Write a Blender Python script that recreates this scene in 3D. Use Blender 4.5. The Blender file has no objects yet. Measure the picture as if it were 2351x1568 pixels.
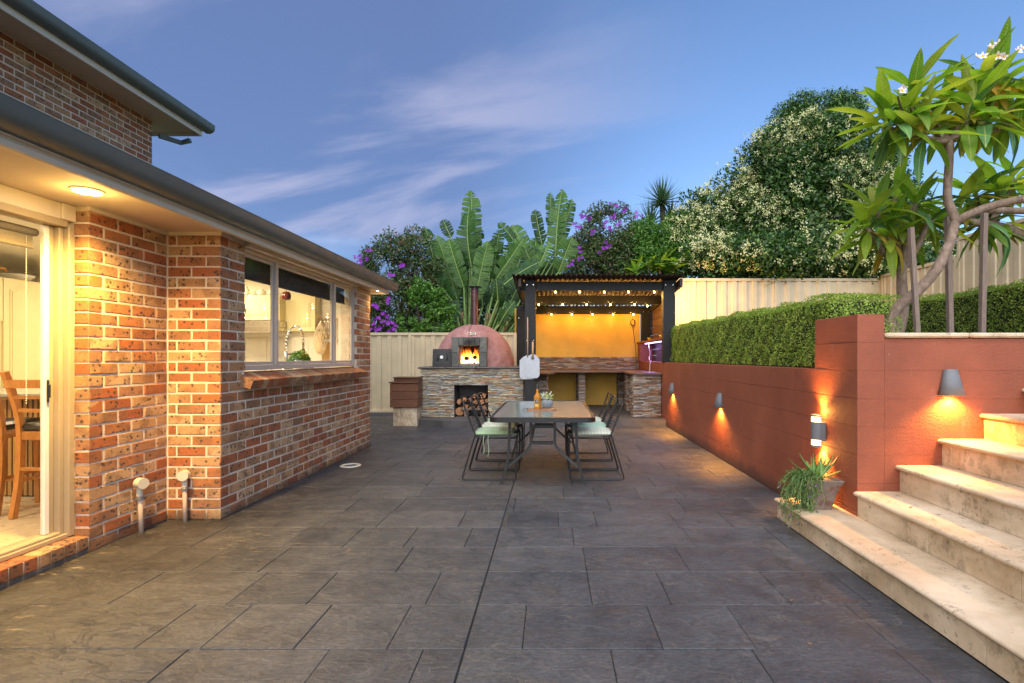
import bpy, math, random
import numpy as np
from mathutils import Vector, Matrix
R = math.radians
random.seed(7); rng = np.random.default_rng(7)
scn = bpy.context.scene
COL = scn.collection

# ---------------------------------------------------------------- camera, sky, sun, exposure
EYE = 1.325; FP = 1200.0                       # eye height; focal length in px of the 2351 px wide view
cam_d = bpy.data.cameras.new('camera'); cam = bpy.data.objects.new('camera', cam_d); COL.objects.link(cam)
cam.location = (0, 0, EYE); cam.rotation_euler = (R(90), 0, 0)
cam_d.sensor_width = 36; cam_d.lens = 36*FP/2351; cam_d.shift_x = -0.0381; cam_d.shift_y = 0.0153
cam_d.clip_start = .02; cam_d.clip_end = 2000
scn.camera = cam
SUN_EL, SUN_AZ = 44, 192                        # sun behind the camera, to the right (degrees from +Y clockwise)
w = bpy.data.worlds.new('World'); scn.world = w; w.use_nodes = True
wn = w.node_tree; wn.nodes.clear()
def wnode(t, **k):
    n = wn.nodes.new(t)
    for a, b in k.items(): setattr(n, a, b)
    return n
out = wnode('ShaderNodeOutputWorld'); bg = wnode('ShaderNodeBackground'); bg.inputs['Strength'].default_value = .10
sky = wnode('ShaderNodeTexSky', sky_type='NISHITA', sun_disc=False)
sky.sun_elevation = R(SUN_EL); sky.sun_rotation = R(SUN_AZ); sky.air_density = 1.0; sky.dust_density = .6; sky.ozone_density = 2.0
tc = wnode('ShaderNodeTexCoord'); sep = wnode('ShaderNodeSeparateXYZ'); wn.links.new(tc.outputs['Generated'], sep.inputs[0])
def wmath(op, a, b=None):
    n = wnode('ShaderNodeMath', operation=op)
    for i, v in enumerate((a, b)):
        if v is None: continue
        if isinstance(v, (int, float)): n.inputs[i].default_value = v
        else: wn.links.new(v, n.inputs[i])
    return n.outputs[0]
zz = wmath('ADD', wmath('MAXIMUM', sep.outputs[2], 0.0), .22)
cmb = wnode('ShaderNodeCombineXYZ')
cx_ = wmath('DIVIDE', sep.outputs[0], zz); cy_ = wmath('DIVIDE', sep.outputs[1], zz)
wn.links.new(wmath('MULTIPLY', cx_, .72), cmb.inputs[0]); wn.links.new(wmath('ADD', wmath('MULTIPLY', cy_, 1.0), wmath('MULTIPLY', cx_, -.25)), cmb.inputs[1])
cmb2 = wnode('ShaderNodeCombineXYZ'); wn.links.new(wmath('MULTIPLY', cx_, .5), cmb2.inputs[0]); wn.links.new(wmath('ADD', wmath('MULTIPLY', cy_, 1.35), wmath('MULTIPLY', cx_, .30)), cmb2.inputs[1])
def wnoise(scale, detail, rough, off, src=None):
    mp = wnode('ShaderNodeVectorMath', operation='ADD'); wn.links.new((src or cmb).outputs[0], mp.inputs[0]); mp.inputs[1].default_value = off
    n = wnode('ShaderNodeTexNoise'); n.inputs['Scale'].default_value = scale; n.inputs['Detail'].default_value = detail; n.inputs['Roughness'].default_value = rough
    n.inputs['Distortion'].default_value = .5
    wn.links.new(mp.outputs[0], n.inputs['Vector']); return n.outputs['Fac']
def wramp(f, a, b):
    n = wnode('ShaderNodeMapRange', interpolation_type='SMOOTHSTEP'); wn.links.new(f, n.inputs[0]); n.inputs[1].default_value = a; n.inputs[2].default_value = b
    return n.outputs[0]
n1 = wnoise(.75, 5, .52, (8.68, 28.84, 0)); n2 = wnoise(1.5, 6, .56, (16.18, 20.33, 0), cmb2)
leftish = wramp(sep.outputs[0], .34, -.22)       # cloudier sky over the house
cover = wmath('MULTIPLY', wramp(n1, .22, .52), leftish)
lights_ = wmath('MULTIPLY', wramp(n2, .45, .66), leftish)
tint = wnode('ShaderNodeMixRGB', blend_type='MULTIPLY'); tint.inputs[0].default_value = 1; wn.links.new(sky.outputs[0], tint.inputs[1]); tint.inputs[2].default_value = (.80, .92, 1.06, 1)
m1 = wnode('ShaderNodeMixRGB'); wn.links.new(wmath('MULTIPLY', cover, .82), m1.inputs[0]); wn.links.new(tint.outputs[0], m1.inputs[1]); m1.inputs[2].default_value = (.66, 1.0, 2.1, 1)
m2 = wnode('ShaderNodeMixRGB'); wn.links.new(wmath('MULTIPLY', lights_, .55), m2.inputs[0]); wn.links.new(m1.outputs[0], m2.inputs[1]); m2.inputs[2].default_value = (2.9, 2.9, 3.9, 1)
wn.links.new(m2.outputs[0], bg.inputs['Color']); wn.links.new(bg.outputs[0], out.inputs[0])
sd = bpy.data.lights.new('sun', 'SUN'); sun = bpy.data.objects.new('sun', sd); COL.objects.link(sun)
sd.energy = 2.3; sd.angle = R(85); sd.color = (1, .95, .88)
sun.rotation_euler = (R(90-SUN_EL), 0, R(180-SUN_AZ))
vs = scn.view_settings
vs.view_transform = 'Standard'; vs.look = 'None'; vs.gamma = 1; vs.use_curve_mapping = False; vs.exposure = 1.12
scn.cycles.use_denoising = True
scn.cycles.max_bounces = 8; scn.cycles.transparent_max_bounces = 16
scn.cycles.sample_clamp_indirect = 3.0; scn.cycles.caustics_reflective = False; scn.cycles.caustics_refractive = False
scn.cycles.use_light_tree = True

# ---------------------------------------------------------------- helpers
def P(x, y, Y):                                 # a point of the 2351x1568 view at distance Y
    s = FP/Y
    return Vector(((x-1265)/s, Y, EYE-(y-820)/s))
def PZ(ox, oy, k):                              # the same from an enlarged crop
    return lambda zx, zy, Y: P((ox+zx/k)/1.7422, (oy+zy/k)/1.7422, Y)
WM = {}
def wm(p): return WM.get(p.name, Matrix.Identity(4))
def par(o, p, local=False):
    if p is None: return
    o.parent = p
    if not local: o.matrix_parent_inverse = wm(p).inverted()
def tag(o, label, cat, group=None, kind=None):
    if label: o['label'] = label
    if cat: o['category'] = cat
    if group: o['group'] = group
    if kind: o['kind'] = kind
    return o
def thing(name, label, cat, loc=(0, 0, 0), rz=0, group=None):
    o = bpy.data.objects.new(name, None); COL.objects.link(o); o.location = loc; o.rotation_euler = (0, 0, rz)
    o.empty_display_size = .1
    WM[o.name] = Matrix.Translation(loc) @ Matrix.Rotation(rz, 4, 'Z')
    return tag(o, label, cat, group)
class MB:
    def __init__(s): s.v = []; s.f = []; s.m = []; s.mi = 0
    def add(s, vs_, fs):
        b = len(s.v); s.v.extend([tuple(v) for v in vs_]); s.f.extend([tuple(i+b for i in f) for f in fs]); s.m.extend([s.mi]*len(fs)); return s
    def box(s, x0, x1, y0, y1, z0, z1):
        s.add([(x0,y0,z0),(x1,y0,z0),(x1,y1,z0),(x0,y1,z0),(x0,y0,z1),(x1,y0,z1),(x1,y1,z1),(x0,y1,z1)],
              [(3,2,1,0),(4,5,6,7),(0,1,5,4),(1,2,6,5),(2,3,7,6),(3,0,4,7)]); return s
    def cbox(s, x0, x1, y0, y1, z0, z1, c=.004):   # box with all edges chamfered
        vv, idx = [], {}
        X, Y, Z = (x0, x1), (y0, y1), (z0, z1)
        for i in (0, 1):
            for j in (0, 1):
                for k in (0, 1):
                    for a in range(3):
                        p = [X[i], Y[j], Z[k]]; sg = [1-2*i, 1-2*j, 1-2*k]
                        for b in range(3):
                            if b != a: p[b] += sg[b]*c
                        idx[(i,j,k,a)] = len(vv); vv.append(p)
        F = []
        for a in range(3):
            b, c2 = (a+1) % 3, (a+2) % 3
            for e in (0, 1):
                q = []
                for (u, v) in ((0,0),(1,0),(1,1),(0,1)):
                    t = [0,0,0]; t[a] = e; t[b] = u; t[c2] = v; q.append(idx[(*t, a)])
                F.append(tuple(q if e else q[::-1]))
            for u in (0, 1):
                for v in (0, 1):
                    t0 = [0,0,0]; t0[b] = u; t0[c2] = v; t1 = t0[:]; t1[a] = 1
                    q = [idx[(*t0, b)], idx[(*t1, b)], idx[(*t1, c2)], idx[(*t0, c2)]]
                    F.append(tuple(q if (u == v) == True else q[::-1]))
        for i in (0, 1):
            for j in (0, 1):
                for k in (0, 1):
                    q = [idx[(i,j,k,0)], idx[(i,j,k,1)], idx[(i,j,k,2)]]
                    F.append(tuple(q if (i+j+k) % 2 == 1 else q[::-1]))
        s.add(vv, F); return s
    def tube(s, pts, r, n=8, closed=False):
        pts = [Vector(p) for p in pts]; N = len(pts)
        rs = r if isinstance(r, (list, tuple)) else [r]*N
        tan = []
        for i in range(N):
            a = pts[(i-1) % N] if (closed or i > 0) else pts[i]; b = pts[(i+1) % N] if (closed or i < N-1) else pts[i]
            tan.append((b-a).normalized())
        u = tan[0].orthogonal().normalized(); vv = []
        for i in range(N):
            u = (u - tan[i]*u.dot(tan[i])).normalized(); w_ = tan[i].cross(u)
            for k in range(n):
                a = 2*math.pi*k/n; vv.append(pts[i]+(u*math.cos(a)+w_*math.sin(a))*rs[i])
        F = []
        for i in range(N if closed else N-1):
            j = (i+1) % N
            for k in range(n):
                l = (k+1) % n; F.append((i*n+k, i*n+l, j*n+l, j*n+k))
        if not closed:
            F.append(tuple(range(n))[::-1]); F.append(tuple((N-1)*n+k for k in range(n)))
        s.add(vv, F); return s
    def lathe(s, prof, c=(0,0,0), n=24):           # prof: (radius, z)
        vv = []; F = []
        for (r, z) in prof:
            for k in range(n):
                a = 2*math.pi*k/n; vv.append((c[0]+max(r,1e-4)*math.cos(a), c[1]+max(r,1e-4)*math.sin(a), c[2]+z))
        for i in range(len(prof)-1):
            for k in range(n):
                l = (k+1) % n; F.append((i*n+k, i*n+l, (i+1)*n+l, (i+1)*n+k))
        F.append(tuple(range(n))[::-1]); F.append(tuple((len(prof)-1)*n+k for k in range(n)))
        s.add(vv, F); return s
    def prism(s, poly, fn, d0, d1):                # poly of (a,b), fn(a,b,d) -> xyz
        n = len(poly); vv = [fn(a, b, d0) for a, b in poly]+[fn(a, b, d1) for a, b in poly]
        s.add(vv, [tuple(range(n))[::-1], tuple(range(n, 2*n))]+[(i, (i+1) % n, n+(i+1) % n, n+i) for i in range(n)]); return s
    def mesh(s, name, mats, smooth=False):
        me = bpy.data.meshes.new(name); me.from_pydata(s.v, [], s.f)
        for m in (mats if isinstance(mats, (list, tuple)) else [mats]): me.materials.append(m)
        if any(s.m): me.polygons.foreach_set('material_index', s.m)
        if smooth:
            me.polygons.foreach_set('use_smooth', [True]*len(s.f))
        me.update(); return me
    def build(s, name, mats, parent=None, smooth=False, local=False):
        o = bpy.data.objects.new(name, s.mesh(name, mats, smooth)); COL.objects.link(o)
        if smooth == 'auto': autosmooth(o)
        par(o, parent, local); return o
def autosmooth(o, ang=35):
    me = o.data
    me.polygons.foreach_set('use_smooth', [True]*len(me.polygons))
    me.set_sharp_from_angle(angle=R(ang))
def inst(me, name, loc, rz=0, parent=None, scale=None, mat4=None):
    o = bpy.data.objects.new(name, me); COL.objects.link(o)
    if mat4 is not None: o.matrix_basis = mat4
    else:
        o.location = loc; o.rotation_euler = (0, 0, rz)
        if scale: o.scale = scale
    par(o, parent); return o
def chaikin(pts, it=2, closed=False):
    pts = [Vector(p) for p in pts]
    for _ in range(it):
        q = [] if closed else [pts[0]]
        n = len(pts)
        for i in range(n if closed else n-1):
            a, b = pts[i], pts[(i+1) % n]; q += [a*.75+b*.25, a*.25+b*.75]
        if not closed: q.append(pts[-1])
        pts = q
    return pts
def quadmesh(name, V, mats, nper=4, parent=None, midx=None):   # V: (N, nper, 3) loose polygons
    N = V.shape[0]; me = bpy.data.meshes.new(name)
    me.vertices.add(N*nper); me.vertices.foreach_set('co', V.reshape(-1).astype(np.float32))
    me.loops.add(N*nper); me.loops.foreach_set('vertex_index', np.arange(N*nper, dtype=np.int32))
    me.polygons.add(N); me.polygons.foreach_set('loop_start', np.arange(0, N*nper, nper, dtype=np.int32)); me.polygons.foreach_set('loop_total', np.full(N, nper, dtype=np.int32))
    for m in (mats if isinstance(mats, (list, tuple)) else [mats]): me.materials.append(m)
    if midx is not None: me.polygons.foreach_set('material_index', midx.astype(np.int32))
    me.update(calc_edges=True)
    o = bpy.data.objects.new(name, me); COL.objects.link(o); par(o, parent); return o
def lamp(kind, name, loc, power, color, parent=None, radius=.02, rot=(0,0,0), **k):
    d = bpy.data.lights.new(name, kind); o = bpy.data.objects.new(name, d); COL.objects.link(o)
    d.energy = power; d.color = color
    if kind in ('POINT', 'SPOT'): d.shadow_soft_size = radius
    for a, b in k.items(): setattr(d, a, b)
    o.location = loc; o.rotation_euler = rot; par(o, parent); return o

# ---------------------------------------------------------------- materials
class NT:
    def __init__(s, name):
        s.m = bpy.data.materials.new(name); s.m.use_nodes = True; s.t = s.m.node_tree
        s.b = s.t.nodes['Principled BSDF']; s.o = s.t.nodes['Material Output']
        s._pos = None
    def n(s, t, **k):
        x = s.t.nodes.new(t)
        for a, b in k.items(): setattr(x, a, b)
        return x
    def l(s, a, b): s.t.links.new(a, b)
    def set(s, sock, v):
        i = s.b.inputs[sock]
        if hasattr(v, 'is_linked') or hasattr(v, 'links'): s.l(v, i)
        else: i.default_value = (*v, 1) if isinstance(v, (tuple, list)) and len(v) == 3 else v
    def pos(s):
        if s._pos is None: s._pos = s.n('ShaderNodeNewGeometry').outputs['Position']
        return s._pos
    def vec(s, scale=(1,1,1), rot=(0,0,0), off=(0,0,0), src=None):
        x = s.n('ShaderNodeMapping'); s.l(src or s.pos(), x.inputs[0]); x.inputs['Scale'].default_value = scale; x.inputs['Rotation'].default_value = rot; x.inputs['Location'].default_value = off
        return x.outputs[0]
    def noise(s, scale, detail=4, rough=.55, vec=None, dist=0):
        x = s.n('ShaderNodeTexNoise'); x.inputs['Scale'].default_value = scale; x.inputs['Detail'].default_value = detail; x.inputs['Roughness'].default_value = rough; x.inputs['Distortion'].default_value = dist
        s.l(vec or s.pos(), x.inputs['Vector']); return x.outputs['Fac']
    def voro(s, scale, vec=None, feature='F1'):
        x = s.n('ShaderNodeTexVoronoi', feature=feature); x.inputs['Scale'].default_value = scale; s.l(vec or s.pos(), x.inputs['Vector']); return x.outputs['Distance']
    def rng(s, f, a, b, c=0, d=1, smooth=True):
        x = s.n('ShaderNodeMapRange', interpolation_type='SMOOTHSTEP' if smooth else 'LINEAR'); s.l(f, x.inputs[0])
        for i, v in enumerate((a, b, c, d)): x.inputs[i+1].default_value = v
        return x.outputs[0]
    def ramp(s, f, stops, interp='LINEAR'):
        x = s.n('ShaderNodeValToRGB'); cr = x.color_ramp; cr.interpolation = interp
        while len(cr.elements) < len(stops): cr.elements.new(.5)
        for e, (p, c) in zip(cr.elements, stops): e.position = p; e.color = (*c, 1)
        s.l(f, x.inputs[0]); return x.outputs[0]
    def mix(s, f, a, b, mode='MIX'):
        x = s.n('ShaderNodeMixRGB', blend_type=mode)
        for i, v in enumerate((f, a, b)):
            if hasattr(v, 'links'): s.l(v, x.inputs[i])
            else: x.inputs[i].default_value = (*v, 1) if isinstance(v, (tuple, list)) else v
        return x.outputs[0]
    def math(s, op, a, b=None):
        x = s.n('ShaderNodeMath', operation=op)
        for i, v in enumerate((a, b)):
            if v is None: continue
            if hasattr(v, 'links'): s.l(v, x.inputs[i])
            else: x.inputs[i].default_value = v
        return x.outputs[0]
    def rnd(s, island=False):
        return s.n('ShaderNodeNewGeometry').outputs['Random Per Island'] if island else s.n('ShaderNodeObjectInfo').outputs['Random']
    def bump(s, h, strength=.4, dist=.01):
        x = s.n('ShaderNodeBump'); x.inputs['Strength'].default_value = strength; x.inputs['Distance'].default_value = dist
        s.l(h, x.inputs['Height']); s.l(x.outputs[0], s.b.inputs['Normal']); return x
    def translucent(s, col, f=.3):
        tr = s.n('ShaderNodeBsdfTranslucent'); mx = s.n('ShaderNodeMixShader'); mx.inputs[0].default_value = f
        if hasattr(col, 'links'): s.l(col, tr.inputs['Color'])
        else: tr.inputs['Color'].default_value = (*col, 1)
        s.l(s.b.outputs[0], mx.inputs[1]); s.l(tr.outputs[0], mx.inputs[2]); s.l(mx.outputs[0], s.o.inputs[0])
def simple(name, col, rough=.5, metal=0, var=.12, nscale=8, bump=0, bscale=60, spec=.5):
    t = NT(name); f = t.noise(nscale, 5, .6)
    c2 = tuple(min(1, c*(1+var)) for c in col); c1 = tuple(c*(1-var) for c in col)
    t.set('Base Color', t.ramp(f, [(.3, c1), (.7, c2)])); t.set('Metallic', metal); t.b.inputs['Specular IOR Level'].default_value = spec
    t.set('Roughness', t.rng(t.noise(nscale*3, 3), .3, .7, max(.03, rough*.85), min(1, rough*1.15)))
    if bump: t.bump(t.noise(bscale, 4, .6), bump, .006)
    return t.m
def emit(name, col, strength):
    t = NT(name); t.set('Base Color', col); t.b.inputs['Emission Color'].default_value = (*col, 1); t.b.inputs['Emission Strength'].default_value = strength; return t.m
def mk_brick(island):
    t = NT('brick_clay'); r = t.rnd(island)
    base = t.ramp(r, [(0, (.40, .125, .042)), (.16, (.44, .17, .062)), (.30, (.36, .105, .038)), (.38, (.50, .29, .14)), (.56, (.54, .34, .18)), (.68, (.44, .23, .10)), (.80, (.33, .165, .08)), (.92, (.40, .19, .09))], 'CONSTANT')
    fl = t.rng(t.noise(7, 2, .5), .45, .62); base = t.mix(t.math('MULTIPLY', fl, .6), base, (.22, .105, .05))
    base = t.mix(.55, base, t.mix(1, base, t.ramp(t.noise(60, 4, .7), [(.25, (.55,.52,.5)), (.75, (1.25,1.22,1.2))]), 'MULTIPLY'))
    v = t.voro(26); msk = t.math('MULTIPLY', t.rng(v, .38, .20), t.rng(t.noise(11, 2), .38, .50))
    base = t.mix(t.math('MULTIPLY', msk, .85), base, (.045, .036, .034))
    sp = t.math('MULTIPLY', t.rng(t.voro(85), .30, .15), t.rng(t.noise(40, 2), .40, .55)); base = t.mix(t.math('MULTIPLY', sp, .8), base, (.05, .04, .035))
    dd = t.n('ShaderNodeSeparateXYZ'); t.l(t.pos(), dd.inputs[0]); gd_ = t.rng(t.math('ADD', dd.outputs[2], t.math('MULTIPLY', t.noise(7, 7, .7), -.16)), .05, -.08); base = t.mix(t.math('MULTIPLY', gd_, .6), base, (.06, .042, .032))
    t.set('Base Color', base); t.set('Roughness', .82); t.bump(t.math('ADD', t.noise(90, 5, .7), t.math('MULTIPLY', msk, -.4)), .55, .006); return t.m
M = {}
M['brick'] = mk_brick(False); M['brick_s'] = mk_brick(True)
def grime(t, base, amt=.7):
    sx = t.n('ShaderNodeSeparateXYZ'); t.l(t.pos(), sx.inputs[0])
    d = t.rng(t.math('ADD', sx.outputs[2], t.math('MULTIPLY', t.noise(7, 7, .7), -.16)), .04, -.07)
    return t.mix(t.math('MULTIPLY', d, amt), base, (.055, .042, .032))
def mk_mortar():
    t = NT('mortar'); base = t.ramp(t.noise(14, 6, .65), [(.3, (.56, .47, .36)), (.7, (.80, .69, .55))]); st = t.rng(t.noise(2.2, 6, .65), .55, .72); base = t.mix(t.math('MULTIPLY', st, .3), base, (.38, .29, .2))
    t.set('Base Color', grime(t, base, .9)); t.set('Roughness', .95); t.bump(t.noise(110, 4, .6), .7, .006); return t.m
M['mortar'] = mk_mortar()
def mk_stone(name, stops, island=False):
    t = NT(name); r = t.rnd(island); base = t.ramp(r, stops, 'CONSTANT')
    vv = t.vec((3, 3, 14)); n = t.noise(3.0, 6, .65, vv)
    base = t.mix(1, base, t.ramp(n, [(.25, (.45, .43, .41)), (.5, (1, 1, 1)), (.75, (1.35, 1.25, 1.1))]), 'MULTIPLY')
    rust = t.rng(t.noise(9, 3, .6), .58, .7); base = t.mix(t.math('MULTIPLY', rust, .45), base, (.32, .15, .06))
    t.set('Base Color', base); t.set('Roughness', .78); t.bump(t.noise(26, 6, .7, t.vec((1,1,4))), .8, .012); return t.m
ST1 = [(0,(.40,.33,.22)),(.12,(.30,.29,.26)),(.26,(.46,.38,.25)),(.38,(.34,.24,.14)),(.48,(.38,.37,.33)),(.6,(.50,.42,.29)),(.72,(.27,.25,.21)),(.82,(.36,.19,.10)),(.9,(.42,.40,.35))]
ST2 = [(0,(.24,.17,.12)),(.12,(.30,.27,.24)),(.26,(.20,.13,.09)),(.38,(.38,.31,.24)),(.5,(.28,.13,.07)),(.6,(.32,.29,.27)),(.72,(.16,.12,.10)),(.82,(.40,.34,.28)),(.92,(.30,.17,.09))]
M['ledge'] = mk_stone('ledge_stone_tan', ST1); M['ledge_s'] = mk_stone('ledge_stone_tan_far', ST1, True)
M['ledge2'] = mk_stone('ledge_stone_brown', ST2); M['ledge2_s'] = mk_stone('ledge_stone_brown_far', ST2, True)
def mk_slab():
    t = NT('stamped_concrete'); r = t.rnd()
    n = t.noise(1.3, 6, .6); n2 = t.noise(5.5, 8, .68, dist=.6)
    base = t.ramp(n, [(.3, (.046, .052, .060)), (.5, (.062, .068, .077)), (.7, (.080, .084, .090))])
    base = t.mix(1, base, t.ramp(r, [(0, (.82,.82,.85)), (1, (1.18,1.15,1.12))]), 'MULTIPLY')
    base = t.mix(1, base, t.ramp(n2, [(.3, (.72,.72,.74)), (.5, (1,1,1)), (.7, (1.25,1.22,1.18))]), 'MULTIPLY')
    gr = t.noise(34, 9, .78, t.vec((1, 1.7, 1), (0,0,.4))); base = t.mix(1, base, t.ramp(gr, [(.32, (.55,.55,.57)), (.5, (1,1,1)), (.66, (1.6,1.55,1.48))]), 'MULTIPLY')
    sx = t.n('ShaderNodeSeparateXYZ'); t.l(t.pos(), sx.inputs[0])
    # brown sealer wear by the house, black lichen by the steps
    brown = t.math('MULTIPLY', t.rng(t.math('ADD', sx.outputs[0], t.math('MULTIPLY', n, 1.2)), -1.0, -2.4), .8); base = t.mix(brown, base, t.mix(1, base, (.56, .46, .39), 'MULTIPLY'))
    scr = t.noise(2.2, 9, .62, t.vec((1.0, 2.6, 1), (0,0,.35)), 1.6); ridge = t.rng(t.math('ABSOLUTE', t.math('SUBTRACT', scr, .5)), .014, .0)
    base = t.mix(t.math('MULTIPLY', ridge, t.rng(t.noise(1.7, 3), .42, .62, 0, .7)), base, (.21, .185, .155))
    scr2 = t.math('MULTIPLY', t.rng(t.noise(14, 8, .72, t.vec((.5, 1.6, 1), (0,0,.5))), .56, .66), t.rng(sx.outputs[0], -1.4, -2.7)); base = t.mix(t.math('MULTIPLY', t.math('MULTIPLY', scr2, t.rng(t.noise(.9, 2), .45, .6)), .7), base, (.42, .32, .19))
    blk = t.math('MULTIPLY', t.rng(t.noise(2.4, 8, .7), .52, .60), t.rng(sx.outputs[0], .45, 1.6)); base = t.mix(t.math('MULTIPLY', blk, .72), base, (.038, .038, .042))
    crk = t.math('MULTIPLY', t.rng(t.voro(14, None, 'DISTANCE_TO_EDGE'), .02, .0), t.rng(t.noise(1.1, 3), .5, .62)); base = t.mix(t.math('MULTIPLY', crk, .5), base, (.04, .04, .042))
    t.set('Base Color', base); t.set('Roughness', t.rng(n2, .3, .7, .34, .56)); t.b.inputs['Specular IOR Level'].default_value = .45
    t.bump(t.math('ADD', t.noise(5, 9, .62, t.vec((1,1.8,1), (0,0,.3)), .8), t.math('ADD', t.math('MULTIPLY', ridge, .25), t.math('MULTIPLY', gr, .35))), .6, .03); return t.m
M['slab'] = mk_slab()
M['joint'] = simple('patio_joint', (.05, .048, .046), .95, bump=.5)
def mk_terra():
    t = NT('terracotta_paint'); n = t.noise(1.7, 6, .6)
    base = t.ramp(n, [(.3, (.220, .060, .029)), (.55, (.280, .077, .037)), (.75, (.325, .096, .048))])
    st = t.math('MULTIPLY', t.rng(t.noise(6, 7, .7, t.vec((1,1,.35))), .6, .72), .25); base = t.mix(st, base, (.40, .22, .17))
    sx = t.n('ShaderNodeSeparateXYZ'); t.l(t.pos(), sx.inputs[0])
    dirt = t.rng(t.math('ADD', sx.outputs[2], t.math('MULTIPLY', t.noise(5, 7, .7), -.22)), .05, -.09); base = t.mix(t.math('MULTIPLY', dirt, .75), base, (.06, .035, .025))
    drip = t.math('MULTIPLY', t.rng(t.noise(4.5, 5, .6, t.vec((3, 3, .22))), .60, .72), t.rng(t.noise(1.3, 3), .45, .6)); base = t.mix(t.math('MULTIPLY', drip, .35), base, (.17, .055, .035))
    eff = t.math('MULTIPLY', t.rng(t.noise(30, 6, .75, t.vec((1, 1, .5))), .66, .72), t.rng(sx.outputs[2], 1.25, 1.44)); base = t.mix(t.math('MULTIPLY', eff, .7), base, (.55, .45, .38))
    t.set('Base Color', base); t.set('Roughness', .68)
    t.bump(t.math('ADD', t.noise(75, 4, .6), t.math('MULTIPLY', t.noise(7, 3), .6)), .55, .009); return t.m
M['terra'] = mk_terra()
def mk_trav(dirty):
    t = NT('travertine'+('_riser' if dirty else '_tread')); n = t.noise(2.2, 6, .6, t.vec((1,1,1))); b = t.noise(3, 7, .62, t.vec((1,1,3.0)), .5)
    base = t.ramp(n, [(.3, (.45, .345, .225)), (.52, (.60, .485, .34)), (.75, (.71, .60, .45))])
    base = t.mix(1, base, t.ramp(b, [(.3, (.78,.74,.68)), (.6, (1.05,1.05,1.05))]), 'MULTIPLY')
    pit = t.math('MULTIPLY', t.rng(t.noise(34, 6, .75, t.vec((1,1,.8))), .555, .62), t.rng(t.noise(4, 3), .42, .58)); base = t.mix(t.math('MULTIPLY', pit, .65), base, (.15, .11, .065))
    if dirty:
        sx = t.n('ShaderNodeSeparateXYZ'); t.l(t.pos(), sx.inputs[0])
        m = t.math('MULTIPLY', t.rng(t.noise(11, 8, .78, t.vec((1,1,.6))), .47, .58), t.rng(t.noise(1.6, 3, .5, t.vec((1,1,1),(0,0,0),(0,3.7,0))), .44, .60)); base = t.mix(t.math('MULTIPLY', m, .55), base, (.13, .105, .06))
        yb = t.rng(t.noise(2.6, 4), .55, .72); base = t.mix(t.math('MULTIPLY', yb, .4), base, (.40, .27, .12))
    t.set('Base Color', base); t.set('Roughness', .62); t.bump(t.math('SUBTRACT', t.noise(40, 5, .7), pit), .35, .006); return t.m
M['tread'] = mk_trav(False); M['riser'] = mk_trav(True)
def mk_wood(name, c1, c2, rough=.5, scale=(2, 2, 14), axis=None, spec=.4):
    t = NT(name); n = t.noise(3.5, 7, .65, t.vec(scale), 1.0); r = t.rnd()
    base = t.ramp(n, [(.3, c1), (.7, c2)]); base = t.mix(1, base, t.ramp(r, [(0, (.78,.78,.78)), (1, (1.2,1.2,1.2))]), 'MULTIPLY')
    t.set('Base Color', base); t.set('Roughness', rough); t.b.inputs['Specular IOR Level'].default_value = spec
    t.bump(t.noise(9, 6, .7, t.vec(scale)), .35, .006); return t.m
M['merbau'] = mk_wood('oiled_hardwood', (.085, .034, .018), (.19, .085, .045), .45, (3, 8, 30))
M['black_wood'] = mk_wood('black_stained_timber', (.006, .006, .0065), (.015, .015, .0165), .6, (12, 12, 2))
M['brown_wood'] = mk_wood('dark_brown_timber', (.030, .018, .014), (.06, .037, .028), .6, (12, 12, 2))
M['board_wood'] = mk_wood('rough_timber_boards', (.10, .045, .02), (.20, .095, .042), .65, (8, 3, 20))
M['honey'] = mk_wood('honey_timber', (.40, .15, .035), (.55, .24, .065), .35, (14, 14, 2.5))
M['slatwood'] = mk_wood('oak_slats', (.42, .24, .09), (.55, .34, .14), .45, (20, 20, 2))
M['handle_wood'] = mk_wood('beech_handle', (.42, .24, .12), (.58, .36, .20), .5, (20, 20, 4))
M['acacia'] = mk_wood('acacia_board', (.22, .085, .04), (.46, .22, .11), .4, (6, 30, 8))
M['stake'] = mk_wood('weathered_stake', (.16, .115, .09), (.30, .23, .185), .85, (30, 30, 3))
M['log_in'] = mk_wood('split_firewood', (.30, .13, .06), (.50, .26, .13), .85, (10, 10, 10))
M['log_bark'] = simple('firewood_bark', (.12, .075, .05), .95, var=.4, nscale=20, bump=.8)
M['trunk'] = None
def mk_trunk():
    t = NT('frangipani_bark'); n = t.noise(5, 7, .65, t.vec((3,3,1.6)), 1.0); v = t.voro(16, t.vec((1.5,1.5,.7)))
    base = t.ramp(n, [(.28, (.15, .10, .07)), (.5, (.27, .19, .14)), (.72, (.40, .30, .23))])
    t.set('Base Color', base); t.set('Roughness', .85); t.bump(t.math('ADD', t.noise(11, 8, .7, t.vec((3,3,1.2)), 1.2), t.math('MULTIPLY', v, .5)), .9, .02); return t.m
M['trunk'] = mk_trunk()
M['branch'] = simple('dark_branch', (.075, .05, .035), .9, var=.3, nscale=20, bump=.5)
M['fence'] = simple('cream_fence_steel', (.55, .45, .285), .45, var=.13, nscale=2.2, bump=.12, bscale=7)
M['cream'] = simple('cream_paint', (.66, .58, .46), .5, var=.04, nscale=4)
M['soffit'] = simple('soffit_board', (.58, .50, .40), .7, var=.04, nscale=3)
M['alum'] = simple('primrose_aluminium', (.40, .32, .21), .38, var=.04, nscale=5)
M['winframe'] = simple('taupe_aluminium', (.50, .42, .35), .38, var=.04, nscale=5)
M['gutter'] = simple('grey_gutter_steel', (.105, .135, .135), .45, var=.08, nscale=3)
M['rooftile'] = simple('roof_tile', (.075, .065, .06), .8, var=.3, nscale=10, bump=.4)
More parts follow.
